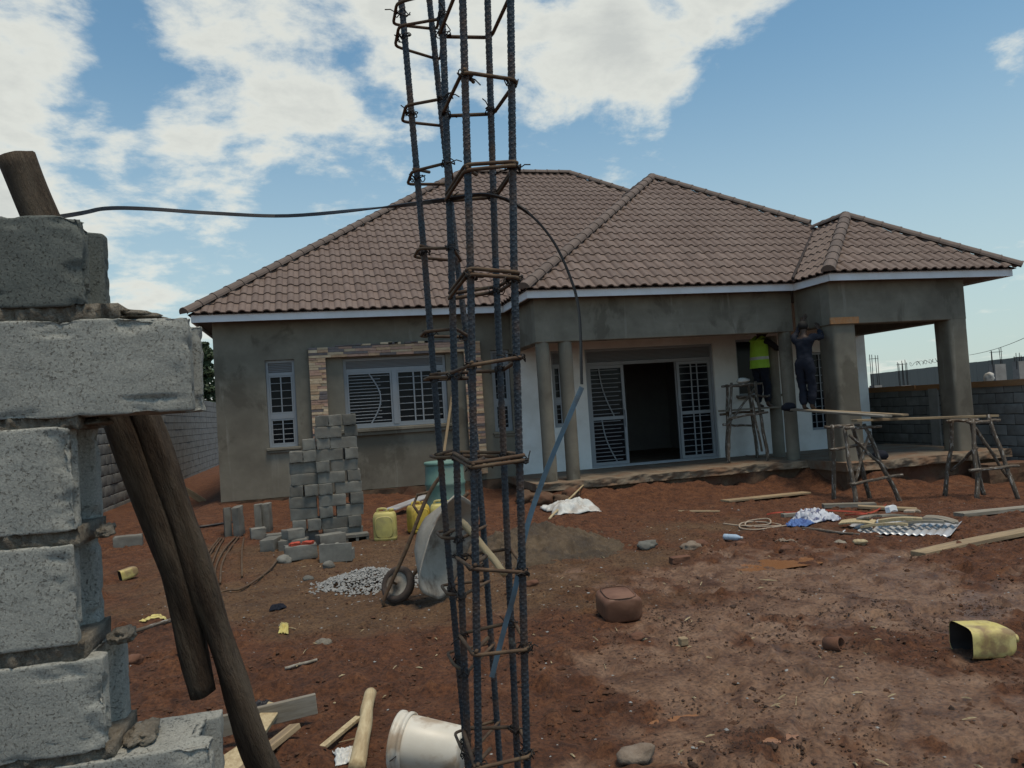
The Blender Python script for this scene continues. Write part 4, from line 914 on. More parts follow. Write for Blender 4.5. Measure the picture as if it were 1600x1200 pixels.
MB().box(.082, .17, 21.3 - 25.75, 21.6 - 25.75, 0, 2.6).build('pier', M['concrete'], lw)
o = board('leaning_board', (-2.42, 16.8, .17), (-4.14, 16.9, 1.5), .12, .03, M['wood'], up=(0, 1, 0)); tag(o, 'split timber board leaning against the shaded left boundary wall', 'board')
# beyond the right wall
mwo = thing('metal_fence', 'long blue-grey metal clad fence beyond the right boundary wall', 'fence', (37, 40, 0))
A_, B_ = Vector((29.0, 20.3, 0)), Vector((41.67, 51.45, 0)); dv = (B_ - A_); npn = 24; ang = math.atan2(dv.y, dv.x)
for i in range(npn):
    a = A_ + dv * (i / npn); b = A_ + dv * ((i + 1) / npn); c = (a + b) / 2 - Vector((37, 40, 0))
    MB().obox((c.x, c.y, 1.3 - .4), ((b - a).length - .02, .05, 3.4 + .02 * (i % 2)), Matrix.Rotation(ang, 3, 'Z')).build('panel', M['metalwall'], mwo)
stubs = [((17.5, 21.4), 1.72, 2.69, .24), ((18.40, 21.2), 1.66, 2.45, .30), ((19.7, 20.85), 1.90, 2.90, .16), ((21.37, 20.43), 2.15, 2.65, .36), ((22.05, 20.27), 2.2, 2.44, .2)]
words = ['farthest left, seen through the porch corner', 'with six bars, in the middle of the porch opening', 'half hidden behind the right porch post', 'with four spread bars, right of the porch', 'short one nearest the right edge of view']
for (p, zb, zt, w_), wd in zip(stubs, words):
    t = thing('concrete_column', 'unfinished concrete column with starter bars, ' + wd, 'column', (p[0], p[1], -.6), group='columns of the next plot')
    MB().box(-w_ * .6, w_ * .6, -.12, .12, 0, zb + .6 - .05).build('shaft', M['concrete'], t)
    nb = 6 if 'six' in wd else 4
    for i in range(nb):
        x = -w_ / 2 + w_ * (i % (nb // 2)) / (nb // 2 - 1 or 1) + random.uniform(-.02, .02); y = (-.07, .07)[i // (nb // 2)]; x += y * .6
        MB().tube([(x, y, zb + .3), (x + random.uniform(-.03, .03), y, zt + .6 - random.uniform(0, .12))], .011, 6).build('starter_bar', M['wire'], t)
    MB().tube([(-w_ / 2, -.08, zt + .45), (w_ / 2, -.08, zt + .45), (w_ / 2, .08, zt + .45), (-w_ / 2, .08, zt + .45)], .006, 6, closed=True).build('stirrup', M['wire'], t)
mb = MB(); mb.tube([(18.6 + i * .02, 21.0 + .15 * math.sin(i * .5), 2.28 + .07 * math.sin(i * 1.1) + .0016 * i) for i in range(70)], .006, 5)
o = mb.build('barbed_wire', M['wire']); tag(o, 'tangled coil of wire strung between columns beyond the right wall', 'wire')
mb = MB(); mb.tube([(36.9 - 14 * t / 12, 37.1 - 18.5 * t / 12, 3.1 + .55 * (t / 12) - .25 * math.sin(math.pi * t / 12)) for t in range(13)], .012, 5)
o = mb.build('overhead_cable', M['wire']); tag(o, 'thin cable hanging across the sky beyond the right porch post', 'cable')
o = blobmesh('sack', (13.22, 12.85, 1.68), .12, M['whitebag'], None, (.6, 1.0, .95), .4, 7); tag(o, 'crumpled pale sack perched on the right boundary wall', 'sack')
# tree beyond the left wall
tr = thing('tree', 'dark leafy tree seen in the gap left of the house', 'tree', (-5.75, 42.6, 0))
pole('trunk', (-5.75, 42.6, -.3), (-5.7, 42.6, 5.2), .16, .05, M['bark'], tr)
mb = MB(); rt = random.Random(2)
for i in range(3600):
    h = rt.random(); zc = 2.2 + 4.0 * h; rr = 1.5 * (1 - .72 * h) * (.75 + .35 * math.sin(h * 31)) * rt.random() ** .5; a = rt.uniform(0, 6.28); c = Vector((rr * math.cos(a), rr * math.sin(a), zc - .25 * rr))
    u = Vector((rt.uniform(-1, 1), rt.uniform(-1, 1), rt.uniform(-1, 1))).normalized() * .10; v = u.orthogonal() * .55
    mb.add([c - u, c + v, c + u, c - v], [(0, 1, 2, 3)])
mb.build('crown', M['leaf'], tr)

# ------------------------------------------------------------------ the block stack and loose blocks
BL, BD, BH = .345, .170, .147
unit = [block_mesh('block_unit_%d' % i, BL, BD, BH, M['block'], 3, .005, .018, .007, i, .004) for i in range(4)]
rk = random.Random(21)
def put_block(x, y, z, rz, label, group=None, rx=0, ry=0, me=None):
    o = link('concrete_block', me or rk.choice(unit)); o.location = (x, y + rk.uniform(-.02, .02), z); o.rotation_euler = (rx + rk.uniform(-.012, .012), ry, rz + rk.uniform(-.05, .05)); return tag(o, label, 'concrete block', group)
nth = ['bottom', 'second', 'third', 'fourth', 'fifth', 'sixth', 'seventh', 'eighth', 'ninth', 'tenth', 'top', 'top']
sx, sy_, sz = -.46, 10.42, gz(-.1, 10.3) - .01
GS = 'grey blocks in the tall stack'
for c in range(11):
    z = sz + c * (BH + .001)
    j = lambda: rk.uniform(-.022, .022)
    nm = nth[c] + ' course'
    if c < 9:                                        # lower left column
        if c % 3 == 1 or c == 7:
            for q, w_ in ((0, 'left'), (1, 'right')): put_block(sx + .085 + q * .18 + j(), sy_ + .10 + j(), z, math.pi / 2 + j() * 2, 'grey block end-on, %s one of the pair in %s of the stack\'s left column' % (w_, nm), GS)
        elif c == 8: put_block(sx + .26 + j(), sy_ + .10, z, math.pi / 2, 'grey block end-on crowning the stack\'s lower left column', GS)
        else: put_block(sx + .175 + j(), sy_ + j() + .04, z, j(), 'grey block laid lengthwise in %s of the stack\'s left column' % nm, GS)
    x = sx + .365                                     # taller right column
    if c == 10:
        for q, w_ in enumerate(('left', 'middle', 'right')): put_block(x + .085 + q * .175 + j(), sy_ + .10 + j(), z, math.pi / 2 + j(), 'grey block end-on at the stack\'s very top, %s of three' % w_, GS)
    elif c % 4 in (1,): 
        put_block(x + .175 + j(), sy_ + .03 + j(), z, j(), 'grey block laid lengthwise at left in %s of the stack\'s tall column' % nm, GS)
        put_block(x + .45 + j(), sy_ + .10 + j(), z, math.pi / 2, 'grey block end-on at right in %s of the stack\'s tall column' % nm, GS)
    elif c % 4 in (0, 2):
        put_block(x + .085 + j(), sy_ + .10 + j(), z, math.pi / 2, 'grey block end-on at left in %s of the stack\'s tall column' % nm, GS)
        put_block(x + .36 + j(), sy_ + .03 + j(), z, j(), 'grey block laid lengthwise at right in %s of the stack\'s tall column' % nm, GS)
    else:
        put_block(x + .18 + j(), sy_ + .03 + j(), z, j(), 'grey block lying lengthwise in %s of the stack\'s tall column' % nm, GS)
        put_block(x + .455 + j(), sy_ + .10, z, math.pi / 2, 'grey block with its end showing at right in %s of the tall column' % nm, GS)
GL = 'loose grey blocks around the stack'

half_early = block_mesh('half_block_b', .22, .18, .12, M['block'], 3, .005, .01, .007, 71, .01)
thin = block_mesh('thin_block', .40, .095, .19, M['block'], 3, .004, .0, .007, 50, .004)
def upright(x, y, rz, ry, label): 
    o = link('concrete_block', thin); o.location = (x, y, gz(x, y) + .195); o.rotation_euler = Euler((0, math.pi / 2 + ry, rz), 'XYZ'); tag(o, label, 'concrete block', GL); return o
upright(-1.32, 11.15, rad(100), .10, 'thin block leaning upright behind its partner, left of the tall stack')
upright(-1.21, 11.05, rad(75), -.10, 'thin block standing upright by the ends of the bent rods')
upright(-.94, 11.25, rad(85), .03, 'thin block standing upright, middle of the row beside the wall base')
upright(-.84, 11.30, rad(80), -.02, 'darker thin block standing upright close to the tall stack')
half = block_mesh('half_block', .2, .18, .15, M['block'], 3, .005, .01, .007, 70, .01)
put_block(-.42, 9.75, gz(-.42, 9.75) - .01, -.12, 'grey block lying flat in front of the stack\'s left column', GL)
put_block(.02, 10.02, gz(.02, 10.02) - .01, .35, 'grey block lying askew at the front foot of the tall column', GL)
put_block(-.68, 9.85, gz(-.68, 9.85) - .01, 1.3, 'grey block end-on at the left front of the stack', GL)
put_block(-.42, 9.78, gz(-.42, 9.78) + .135, .5, 'grey block balanced on another before the stack', GL, me=half_early)
put_block(-.90, 10.70, gz(-.9, 10.7) - .01, .2, 'small half block on the earth in front of the upright blocks', GL, me=half)
put_block(-.60, 10.25, gz(-.6, 10.25) - .01, .1, 'dark block on the ground at the left foot of the stack', GL)
put_block(-.32, 9.15, gz(-.32, 9.15) - .01, .05, 'grey block with two red brick bits lying on top', GL, me=block_mesh('kerb_block', .36, .19, .16, M['block'], 3, .005, .012, .007, 77, .006))
for dx, rz_, wd in ((-.06, .5, 'left'), (.08, -.3, 'right')):
    o = link('brick_bit', block_mesh('brick_bit_' + wd, .13, .07, .035, M['redstrap'], 2, .006, 0, .004, 3, .01)); o.location = (-.32 + dx, 9.13, gz(-.32, 9.15) + .15); o.rotation_euler = (.1, 0, rz_); tag(o, 'broken red brick bit on the grey block, %s piece' % wd, 'brick')
put_block(.08, 9.0, gz(.08, 9.0) - .005, -.25, 'hollow grey block with a broken upper edge before the stack', GL, me=hollow_mesh('broken_hollow_block', .36, .19, .20, M['block'], True))
put_block(.34, 10.32, gz(.34, 10.32) - .005, .1, 'hollow grey block at the right foot of the stack', GL, me=hollow_mesh('hollow_block', .30, .19, .19, M['block']), rx=math.pi / 2)
put_block(-2.55, 11.05, gz(-2.55, 11.05) - .01, .15, 'lone grey block lying near the left boundary wall', GL)
for x, y, r_, wd in ((-.50, 9.05, .07, 'beside the block with red brick bits'), (-.02, 8.62, .055, 'below the broken hollow block'), (-.22, 7.95, .045, 'alone on bare earth left of the gravel')):
    o = blobmesh('block_fragment', (x, y, gz(x, y) + r_ * .5), r_, M['block'], None, (1.2, .9, .75), .4, 9); tag(o, 'jagged grey block fragment ' + wd, 'rubble')

# ------------------------------------------------------------------ heaps
def heap(name, cx, cy, rx, ry, h, m, label, cat, n=70, rough=.05):
    mb = MB()
    for j in range(n + 1):
        for i in range(n + 1):
            u, v = -1.25 + 2.5 * i / n, -1.25 + 2.5 * j / n; x, y = cx + u * rx, cy + v * ry
            d = math.hypot(u, v) * (1 + .22 * fbm(u * 1.6 + cx, v * 1.6 + cy, 2)); k = max(0, 1 - d); k = k * k * (3 - 2 * k) * .45 + k * .55
            mb.v.append((x - cx, y - cy, gz(x, y) + h * k * (1 + .25 * fbm(u * 3, v * 3, cx)) + (rough * (.25 * fbm(x * 7, y * 7, 3) + .12 * fbm(x * 25, y * 25, 3, 2)) if d < 1.1 else 0) - (.03 if d > 1.0 else 0)))
    mb.f = [(j * (n + 1) + i, j * (n + 1) + i + 1, (j + 1) * (n + 1) + i + 1, (j + 1) * (n + 1) + i) for j in range(n) for i in range(n)]; mb.m = [0] * len(mb.f)
    o = mb.build(name, m, None, True); o.location = (cx, cy, 0); return tag(o, label, cat)
heap('sand_heap', 2.36, 8.6, .92, 1.0, .25, M['sand'], 'low heap of dark grey-brown sand behind the rebar cage', 'heap', 130, .24)
mb = MB(); rv = random.Random(8)
for i in range(2600):
    a = rv.uniform(0, 6.28); d = rv.random() ** .62 * (1.25 if rv.random() < .12 else 1); x, y = .37 + .50 * d * math.cos(a), 7.62 + .38 * d * math.sin(a); h = .15 * max(0, 1 - d) ** .85
    lump(mb, (x, y, gz(x, y) + h * rv.uniform(.75, 1.0) + .004), rv.uniform(.006, .020), .8)
o = mb.build('gravel_heap', M['gravel']); tag(o, 'small heap of pale grey crushed gravel beside the wheelbarrow wheel', 'gravel'); o['kind'] = 'stuff'

# ------------------------------------------------------------------ containers
def can_body(w, d, h, n=40, groove=True, open_end=False):
    """rounded-rectangular jerrycan body standing on z=0 with pressed side ribs"""
    mb = MB(); prof = [(.80, 0), (.95, .008), (1, .03), (1, h * .10), (.975, h * .13), (1, h * .16), (1, h * .72), (.985, h * .76), (.93, h * .84), (.80, h * .90)]
    if open_end: prof = [(1.01, .0), (1, .02), (1, h * .30), (.985, h * .33), (1, h * .36), (1, h * .62), (.97, h * .72), (.86, h * .86), (.70, h * .95), (.45, h)]
    mb.lathe(prof, n, None, not open_end, True, sq=(w / 2, d / 2, 5))
    if open_end: mb.lathe([(.985, .001), (.975, h * .6), (.66, h * .94)], n, None, False, True, mi=1, sq=(w / 2, d / 2, 5))
    return mb
def jerrycan(loc, rot, m, label, w=.29, d=.20, h=.40, group=None):
    t = thing('jerrycan', label, 'jerrycan', loc, group=group); t.rotation_euler = rot
    can_body(w, d, h).build('body', m, t, True)
    MB().tube(spline([(-w * .30, 0, h * .86), (-w * .26, 0, h * .99), (w * .06, 0, h * .99), (w * .10, 0, h * .88)], 4), .016, 8).build('handle', m, t, True)
    MB().lathe([(.030, h * .86), (.030, h * .93), (.034, h * .93), (.034, h * .985), (.030, h * .99)], 14, Matrix.Translation((w * .30, 0, 0)), False, True).build('cap', m, t, True)
    MB().lathe([(.36, -.001), (.40, .006), (.36, .012)], 24, Matrix.Rotation(math.pi / 2, 4, 'X') @ Matrix.Scale(w, 4) , sq=(1, 1.2, 4)).build('side_rib', m, t, True).location = (0, -d / 2 + .003, h * .44)
    return t
jerrycan((.70, 9.95, gz(.7, 9.95)), (0, 0, rad(-12)), M['paleyellow'], 'pale yellow jerrycan standing just right of the tall block stack', group='yellow jerrycans by the wall')
jerrycan((1.17, 10.3, gz(1.17, 10.3)), (0, 0, rad(20)), M['yellow'], 'bright yellow jerrycan standing in front of the teal drum', group='yellow jerrycans by the wall')
jerrycan((1.47, 10.25, gz(1.47, 10.25)), (0, 0, rad(-8)), M['paleyellow'], 'pale yellow jerrycan half hidden between wheelbarrow and rebar cage', group='yellow jerrycans by the wall')
jerrycan((2.11, 5.45, gz(2.11, 5.5) + .095), (rad(-84), rad(0), rad(-4)), M['mudcan'], 'mud-caked brown jerrycan lying on its side on the wet ground', .30, .19, .33)
t = thing('cut_jerrycan', 'yellow jerrycan cut open at one end lying on the mud at right', 'jerrycan', (3.67, 3.93, gz(3.7, 3.9) + .088)); t.rotation_euler = (Matrix.Rotation(rad(-14), 4, 'Z') @ Matrix.Rotation(rad(92), 4, 'Y') @ Matrix.Rotation(rad(90), 4, 'Z')).to_euler()
t.scale = (.82,) * 3; can_body(.30, .225, .36, open_end=True).build('body', [M['cutcan'], M['deck']], t, True)
MB().lathe([(.028, .35), (.028, .385), (.032, .385), (.032, .41)], 14, None, False, True).build('cap', M['cutcan'], t, True)
t = thing('drum', 'teal plastic drum standing behind the rebar cage near the house', 'drum', (1.66, 11.0, gz(1.66, 11.0)))
MB().lathe([(.24, 0), (.27, .02), (.28, .10), (.28, .24), (.292, .26), (.292, .29), (.28, .31), (.28, .58), (.292, .60), (.292, .63), (.28, .65), (.275, .85), (.262, .90)], 32, None, True, False).build('body', M['drum'], t, True)
MB().lathe([(.283, .885), (.288, .89), (.288, .925), (.27, .93), (.26, .915), (.0, .91)], 32).build('rim_lid', M['drum'], t, True)
# white bucket on its side
bk = thing('bucket', 'dirty white plastic bucket lying on its side in the foreground', 'bucket', (.40, 3.62, gz(.4, 3.6) + .125)); ax = Vector((-.86, .46, .10)).normalized(); bk.scale = (.85,) * 3; bk.rotation_euler = ax.to_track_quat('Z', 'Y').to_euler()
mb = MB(); mb.lathe([(.0, -.19), (.118, -.19), (.125, -.183), (.150, .165), (.150, .185)], 40); mb.lathe([(.1495, .185), (.144, .175), (.121, -.175), (.0, -.178)], 40); mb.build('body', M['bucket'], bk, True)
MB().lathe([(.150, .115), (.160, .118), (.161, .135), (.152, .138), (.152, .168), (.162, .172), (.162, .188), (.150, .189)], 40).build('rim', M['bucket'], bk, True)
MB().tube([(.163 * math.cos(a * math.pi / 16), .163 * math.sin(a * math.pi / 16) * .35 - .155 * math.sin(a * math.pi / 16), .13 + .10 * math.sin(a * math.pi / 16)) for a in range(17)], .0025, 6).build('bail_handle', M['wire'], bk, True)
for x, y, rz_, wd in ((1.05, 4.3, 0, ''),):
    pass
# yellow scrap containers at left
for (x, y, s_, rz_, lab) in ((-2.12, 8.78, .3, .6, 'torn yellow plastic scoop lying on earth beyond the near wall'), (-1.05, 5.87, .55, -.4, 'small yellow cut bottle on red soil behind the leaning poles')):
    t = thing('plastic_scoop', lab, 'scoop', (x, y, gz(x, y) + .05)); t.rotation_euler = (0, rad(80), rz_); can_body(.11, .09, .18, 24, open_end=True).build('body', [M['cutcan'], M['deck']], t, True)
t = thing('water_bottle', 'clear bluish plastic bottle lying on the mud', 'bottle', (4.42, 8.10, gz(4.45, 8.1) + .04)); t.rotation_euler = (rad(90), 0, rad(35))
MB().lathe([(.0, 0), (.030, 0), (.036, .006), (.036, .05), (.034, .055), (.036, .06), (.036, .15), (.034, .16), (.016, .20), (.014, .21)], 18).build('body', M['bottle'], t, True)
MB().lathe([(.016, .208), (.016, .228), (.0, .229)], 14).build('cap', M['sheet'], t, True)
# ------------------------------------------------------------------ wheelbarrow, tipped up on its nose
U_ = Vector((.50, .12, .86)).normalized(); N_ = Vector((.66, -.72, -.30)); N_ = (N_ - U_ * N_.dot(U_)).normalized(); S_ = N_.cross(U_)
wb = thing('wheelbarrow', 'cement-caked wheelbarrow tipped up on its wheel with the tub facing right', 'wheelbarrow', (.56, 6.80, gz(.53, 6.85) + .155))
wb.rotation_euler = Matrix((U_, S_, N_)).transposed().to_euler()
# local frame: X wheel -> handles, Z tub opening; wheel axle at the origin
def tub_mesh():
    mb = MB(); n = 28; rows = [(.36, .26, .10, .02, .50), (.62, .44, .27, .30, .46), (.70, .50, .31, .36, .46), (.74, .52, .33, .37, .46)]
    def ring(x0, x1, hw, z):
        out = []
        for j in range(n):
            a = 2 * math.pi * j / n; c, s_ = math.cos(a), math.sin(a); q = (abs(c) ** 4 + abs(s_) ** 4) ** -.25
            out.append(((x0 + x1) / 2 + (x1 - x0) / 2 * c * q, hw * s_ * q * (1 - .16 * (c < 0) * abs(c)), z + .05 * (c < 0) * abs(c)))
        return out
    R_ = [ring(.26, .66, .17, .07), ring(.15, .78, .25, .19), ring(.04, .88, .31, .30), ring(.02, .90, .325, .305), ring(.025, .895, .318, .315), ring(.06, .86, .295, .295), ring(.17, .76, .235, .19), ring(.28, .64, .155, .085)]
    for r in R_: mb.v += r
    for i in range(len(R_) - 1):
        for j in range(n): mb.f.append((i * n + j, i * n + (j + 1) % n, (i + 1) * n + (j + 1) % n, (i + 1) * n + j)); mb.m.append(0)
    mb.f.append(tuple(reversed(range(n)))); mb.f.append(tuple((len(R_) - 1) * n + j for j in range(n))); mb.m += [0, 0]
    return mb
tub_mesh().build('tub', M['tub'], wb, True)
wh = MB(); rot = Matrix.Rotation(math.pi / 2, 4, 'X')
wh.lathe([(.105, -.03), (.125, -.042), (.148, -.034), (.16, -.015), (.163, 0), (.16, .015), (.148, .034), (.125, .042), (.105, .03), (.105, -.03)], 32, rot); w_ = wh.build('tyre', M['tyre'], wb, True)
MB().lathe([(.0, -.028), (.03, -.028), (.032, -.016), (.085, -.012), (.1055, -.026), (.1055, .026), (.085, .012), (.032, .016), (.03, .028), (.0, .028)], 24, rot).build('rim', M['tub'], wb, True)
MB().tube([(0, -.11, 0), (0, .11, 0)], .011, 8).build('axle', M['stirrup'], wb)
for s_ in (-1, 1):
    MB().tube(spline([(-.20, s_ * .02, .02), (-.18, s_ * .09, 0), (0, s_ * .105, .0), (.30, s_ * .16, .035), (.70, s_ * .22, .045), (.88, s_ * .24, .07), (1.0, s_ * .25, .11)], 5), .017, 8).build('handle_tube', M['stirrup'], wb, True)
    MB().tube([(.60, s_ * .20, .05), (.66, s_ * .21, -.06), (.76, s_ * .21, -.07), (.82, s_ * .23, .06)], .013, 8).build('leg', M['stirrup'], wb, True)

# ------------------------------------------------------------------ timber lying about
def ground_board(name, a, b, w, t_, m, label, cat='plank', dz=0, bow=0, group=None):
    za, zb = gz(*a) + .004 + dz, gz(*b) + .004 + dz; o = board(name, (*a, za), (*b, zb), w, t_, m, bow=bow); return tag(o, label, cat, group)
ground_board('plank', (5.62, 6.47), (8.3, 6.95), .17, .045, M['wood'], 'long sawn plank on the mud nearest the right edge', bow=.02, dz=.01)
ground_board('plank', (7.80, 8.22), (10.2, 8.50), .16, .05, M['grey_wood'], 'grey weathered plank on the ground at right, behind the sawn plank', dz=.015)
ground_board('plank', (6.2, 11.25), (8.02, 11.72), .20, .03, M['wood'], 'pale plank lying along the foot of the porch plinth', dz=.03)
ground_board('plank', (7.35, 9.55), (7.95, 9.10), .14, .04, M['wood'], 'short offcut plank under the left trestle', dz=.01)
ground_board('plank', (7.1, 10.0), (7.8, 9.75), .12, .06, M['grey_wood'], 'dark timber offcut beside the left trestle foot', dz=.01)
o = ground_board('plank', (6.0, 9.35), (6.75, 9.45), .07, .05, M['grey_wood'], 'short grey timber beside the red strap', dz=.01)
o = pole('thin_pole', (5.55, 8.25, gz(5.55, 8.25) + .02), (6.0, 7.42, gz(6, 7.42) + .02), .018, .014, M['stick'], n=8); tag(o, 'thin dark pole lying in front of the corrugated sheet', 'pole')
o = board('plank', (-.62, 4.30, gz(-.6, 4.3) + .055), (-.11, 4.34, gz(-.11, 4.3) + .06), .03, .105, M['grey_wood'], up=(0, 0, 1)); tag(o, 'short board standing on edge among the foreground offcuts', 'plank')
o = board('plank', (-.52, 3.86, .03), (-.33, 4.40, .13), .085, .03, M['pale'], roll=.25); tag(o, 'pale offcut lying across the board on edge', 'plank')
o = board('plank', (-.53, 3.78, .02), (-.22, 4.22, .07), .07, .028, M['wood'], roll=-.2); tag(o, 'narrow brown offcut slanting right of the pale offcut', 'plank')
o = board('plank', (-.62, 3.92, .012), (-.38, 4.18, .05), .07, .04, M['pale'], roll=.1); tag(o, 'short thick offcut at the foot of the leaning pole', 'plank')
o = pole('peeled_log', (.065, 3.70, .045), (.185, 4.62, .055), .040, .034, M['pale'], n=16, seg=30, wob=.1, rough=.06); tag(o, 'smooth peeled pale log lying beside the white bucket', 'log')
o = board('wood_splinter', (-.09, 4.03, .02), (.10, 4.27, .05), .035, .018, M['pale']); tag(o, 'pointed pale wood splinter left of the peeled log', 'splinter')
o = pole('stick', (-1.66, 6.55, gz(-1.66, 6.55) + .02), (-1.25, 6.88, gz(-1.25, 6.88) + .025), .018, .014, M['stick'], n=8); tag(o, 'brown stick on the ground between near wall and leaning poles', 'stick')
o = pole('stick', (-.33, 5.38, gz(-.33, 5.38) + .012), (-.12, 5.40, gz(-.12, 5.4) + .012), .011, .010, M['grey_wood'], n=7); tag(o, 'small grey stick on red soil left of the rebar cage', 'stick')
o = pole('stick', (3.13, 10.84, .02), (4.38, 12.88, .24), .018, .014, M['pale'], n=8); tag(o, 'thin stick leaning across the white sack onto the porch slab', 'stick')
o = board('plank', (1.95, 14.2, gz(1.95, 14.2)), (2.5, 15.04, 2.06), .07, .05, M['wood'], up=(1, 0, 0)); tag(o, 'timber leaning against the house wall beside the large window', 'plank')
o = board('plank', (.95, 12.3, gz(.95, 12.3) + .10), (1.75, 13.6, gz(1.75, 13.6) + .18), .22, .02, M['sheet']); tag(o, 'pale thin sheet lying on rubble below the large window', 'sheet')
ground_board('plank', (5.2, 10.9), (5.75, 10.6), .16, .012, M['wood'], 'thin pale board scrap on the mud before the porch')
o = ground_board('wood_offcut', (2.235, 4.80), (2.29, 4.80), .05, .05, M['wood'], 'small cube-like wooden offcut on the mud by the muddy jerrycan', 'offcut')
# bent rods by the upright blocks
rods = [[(-1.42, 11.0), (-1.40, 9.9), (-1.37, 8.9), (-1.25, 8.1)], [(-1.39, 11.0), (-1.36, 9.8), (-1.30, 8.7), (-1.16, 7.95)], [(-1.35, 10.9), (-1.30, 9.8), (-1.22, 8.6), (-1.10, 7.87), (-.95, 7.80), (-.82, 7.87), (-.63, 8.5), (-.56, 9.3)],
        [(-1.20, 10.9), (-1.22, 9.8), (-1.20, 8.9), (-1.12, 8.2)], [(-1.16, 10.9), (-1.17, 9.9), (-1.15, 9.0), (-1.06, 8.1)], [(-1.09, 10.8), (-1.0, 9.6), (-.88, 8.35)]]
wr = ['leftmost', 'second from left', 'long one curling right', 'middle', 'next to the middle', 'rightmost straight']
for r_, wd in zip(rods, wr):
    o = MB().tube(spline(on_ground(r_, .022), 6), .011, 6).build('steel_rod', M['stirrup'], None, True); tag(o, 'rusty bent steel rod on the earth, %s of the bundle' % wd, 'rod', 'bent rods left of the stack')
o = MB().tube(spline(on_ground([(-2.2, 12.6), (-1.9, 12.4), (-1.6, 12.5), (-1.35, 12.7)], .02), 6), .02, 6).build('hose', M['black']); tag(o, 'dark hose lying at the corner of the house', 'hose')
# ------------------------------------------------------------------ trestles and scaffold boards
def tr_parts(t, legs, rungs, m=M['stick'], r=.035):
    for a, b in legs: pole('leg', b, a, r * .85, r * 1.05, m, t, n=8, seg=16, wob=.5)
    for a, b in rungs: pole('rung', a, b, r * .72, r * .65, m, t, n=8, seg=12, wob=.5)
def G3(x, y): return (x, y, gz(x, y) - .03)
t = thing('trestle', 'rough stick trestle carrying the crossed planks before the thick porch column', 'trestle', (8.15, 10.4, gz(8.15, 10.4)))
tr_parts(t, [(G3(7.80, 10.2), (7.86, 10.35, 1.06)), (G3(8.58, 10.15), (8.15, 10.3, 1.07)), (G3(8.0, 10.95), (7.92, 10.75, 1.07)), (G3(8.65, 10.9), (8.25, 10.7, 1.06))],
         [((7.75, 10.2, .18), (8.70, 10.2, .24)), ((7.85, 10.75, .68), (8.60, 10.75, .73)), ((7.8, 10.28, 1.03), (8.45, 10.28, 1.02)), ((7.8, 10.78, 1.05), (8.45, 10.78, 1.03)), ((7.88, 10.3, .92), (8.42, 10.2, .35)), ((8.25, 10.3, .95), (7.88, 10.25, .2))])
t = thing('trestle', 'rough stick trestle under the right end of the long plank', 'trestle', (9.95, 9.95, gz(9.95, 9.95)))
tr_parts(t, [(G3(9.62, 9.75), (9.80, 9.9, 1.04)), (G3(10.22, 9.6), (10.10, 9.9, 1.09)), (G3(9.72, 10.5), (9.80, 10.3, 1.04)), (G3(10.40, 10.4), (10.14, 10.3, 1.05))],
         [((9.52, 9.76, .27), (10.35, 9.66, .28)), ((9.68, 9.88, 1.0), (10.3, 9.88, .99)), ((9.7, 10.3, 1.01), (10.3, 10.3, 1.0)), ((9.80, 9.9, .95), (10.32, 9.85, .1)), ((9.78, 9.84, .6), (9.80, 10.4, .2))])
o = board('plank', (7.98, 10.30, 1.12), (10.42, 10.08, 1.035), .17, .035, M['wood']); tag(o, 'long scaffold plank spanning the two stick trestles', 'plank')
o = board('plank', (8.30, 9.95, 1.162), (8.70, 13.12, 1.30), .16, .035, M['grey_wood']); tag(o, 'grey scaffold plank running back from left trestle to the porch column', 'plank')
o = board('plank', (8.48, 9.93, 1.164), (8.52, 12.4, 1.275), .13, .03, M['wood'], roll=0); o.location.x += .12; tag(o, 'brown scaffold plank beside the grey one on the left trestle', 'plank')
t = thing('trestle', 'tall paint-splashed stick trestle standing on the porch in front of the white wall', 'trestle', (8.15, 13.85, FL))
tr_parts(t, [((7.72, 13.75, FL), (8.03, 13.95, 1.90)), ((8.46, 13.55, FL - .02), (8.50, 13.85, 1.90)), ((8.10, 14.45, FL), (8.12, 14.3, 1.88)), ((8.75, 14.4, FL), (8.58, 14.25, 1.88))],
         [((7.95, 13.95, 1.84), (8.66, 13.85, 1.86)), ((7.78, 13.8, 1.20), (8.62, 13.66, 1.27)), ((7.95, 14.36, 1.27), (8.95, 14.34, 1.29)), ((7.76, 13.8, 1.05), (8.5, 13.9, 1.75)), ((8.20, 14.1, 1.62), (8.78, 13.8, 1.60)), ((7.7, 13.82, 1.08), (8.55, 14.2, 1.0)), ((8.0, 14.3, 1.84), (8.7, 14.25, 1.83)), ((8.3, 13.72, 1.6), (8.42, 13.66, .5))])
o = board('plank', (7.9, 14.22, 1.325), (9.25, 14.22, 1.33), .24, .035, M['grey_wood']); tag(o, 'short plank under the feet of the worker in the yellow vest', 'plank')
o = blobmesh('bag', (8.30, 13.98, 1.935), .10, M['whitebag'], None, (1.3, .9, .55), .4, 8); tag(o, 'small pale mortar bag on top of the porch trestle', 'bag')
o = blobmesh('bag', (8.63, 12.95, 1.365), .12, M['navy'], None, (1.2, 1.0, .75), .25, 6); tag(o, 'dark bag on the far end of the grey scaffold plank', 'bag')
o = blobmesh('hat', (9.78, 11.98, FL + .06), .13, M['navy'], None, (1.1, .9, .75), .3, 6); tag(o, 'dark navy cloth heap on the porch floor edge', 'cloth')
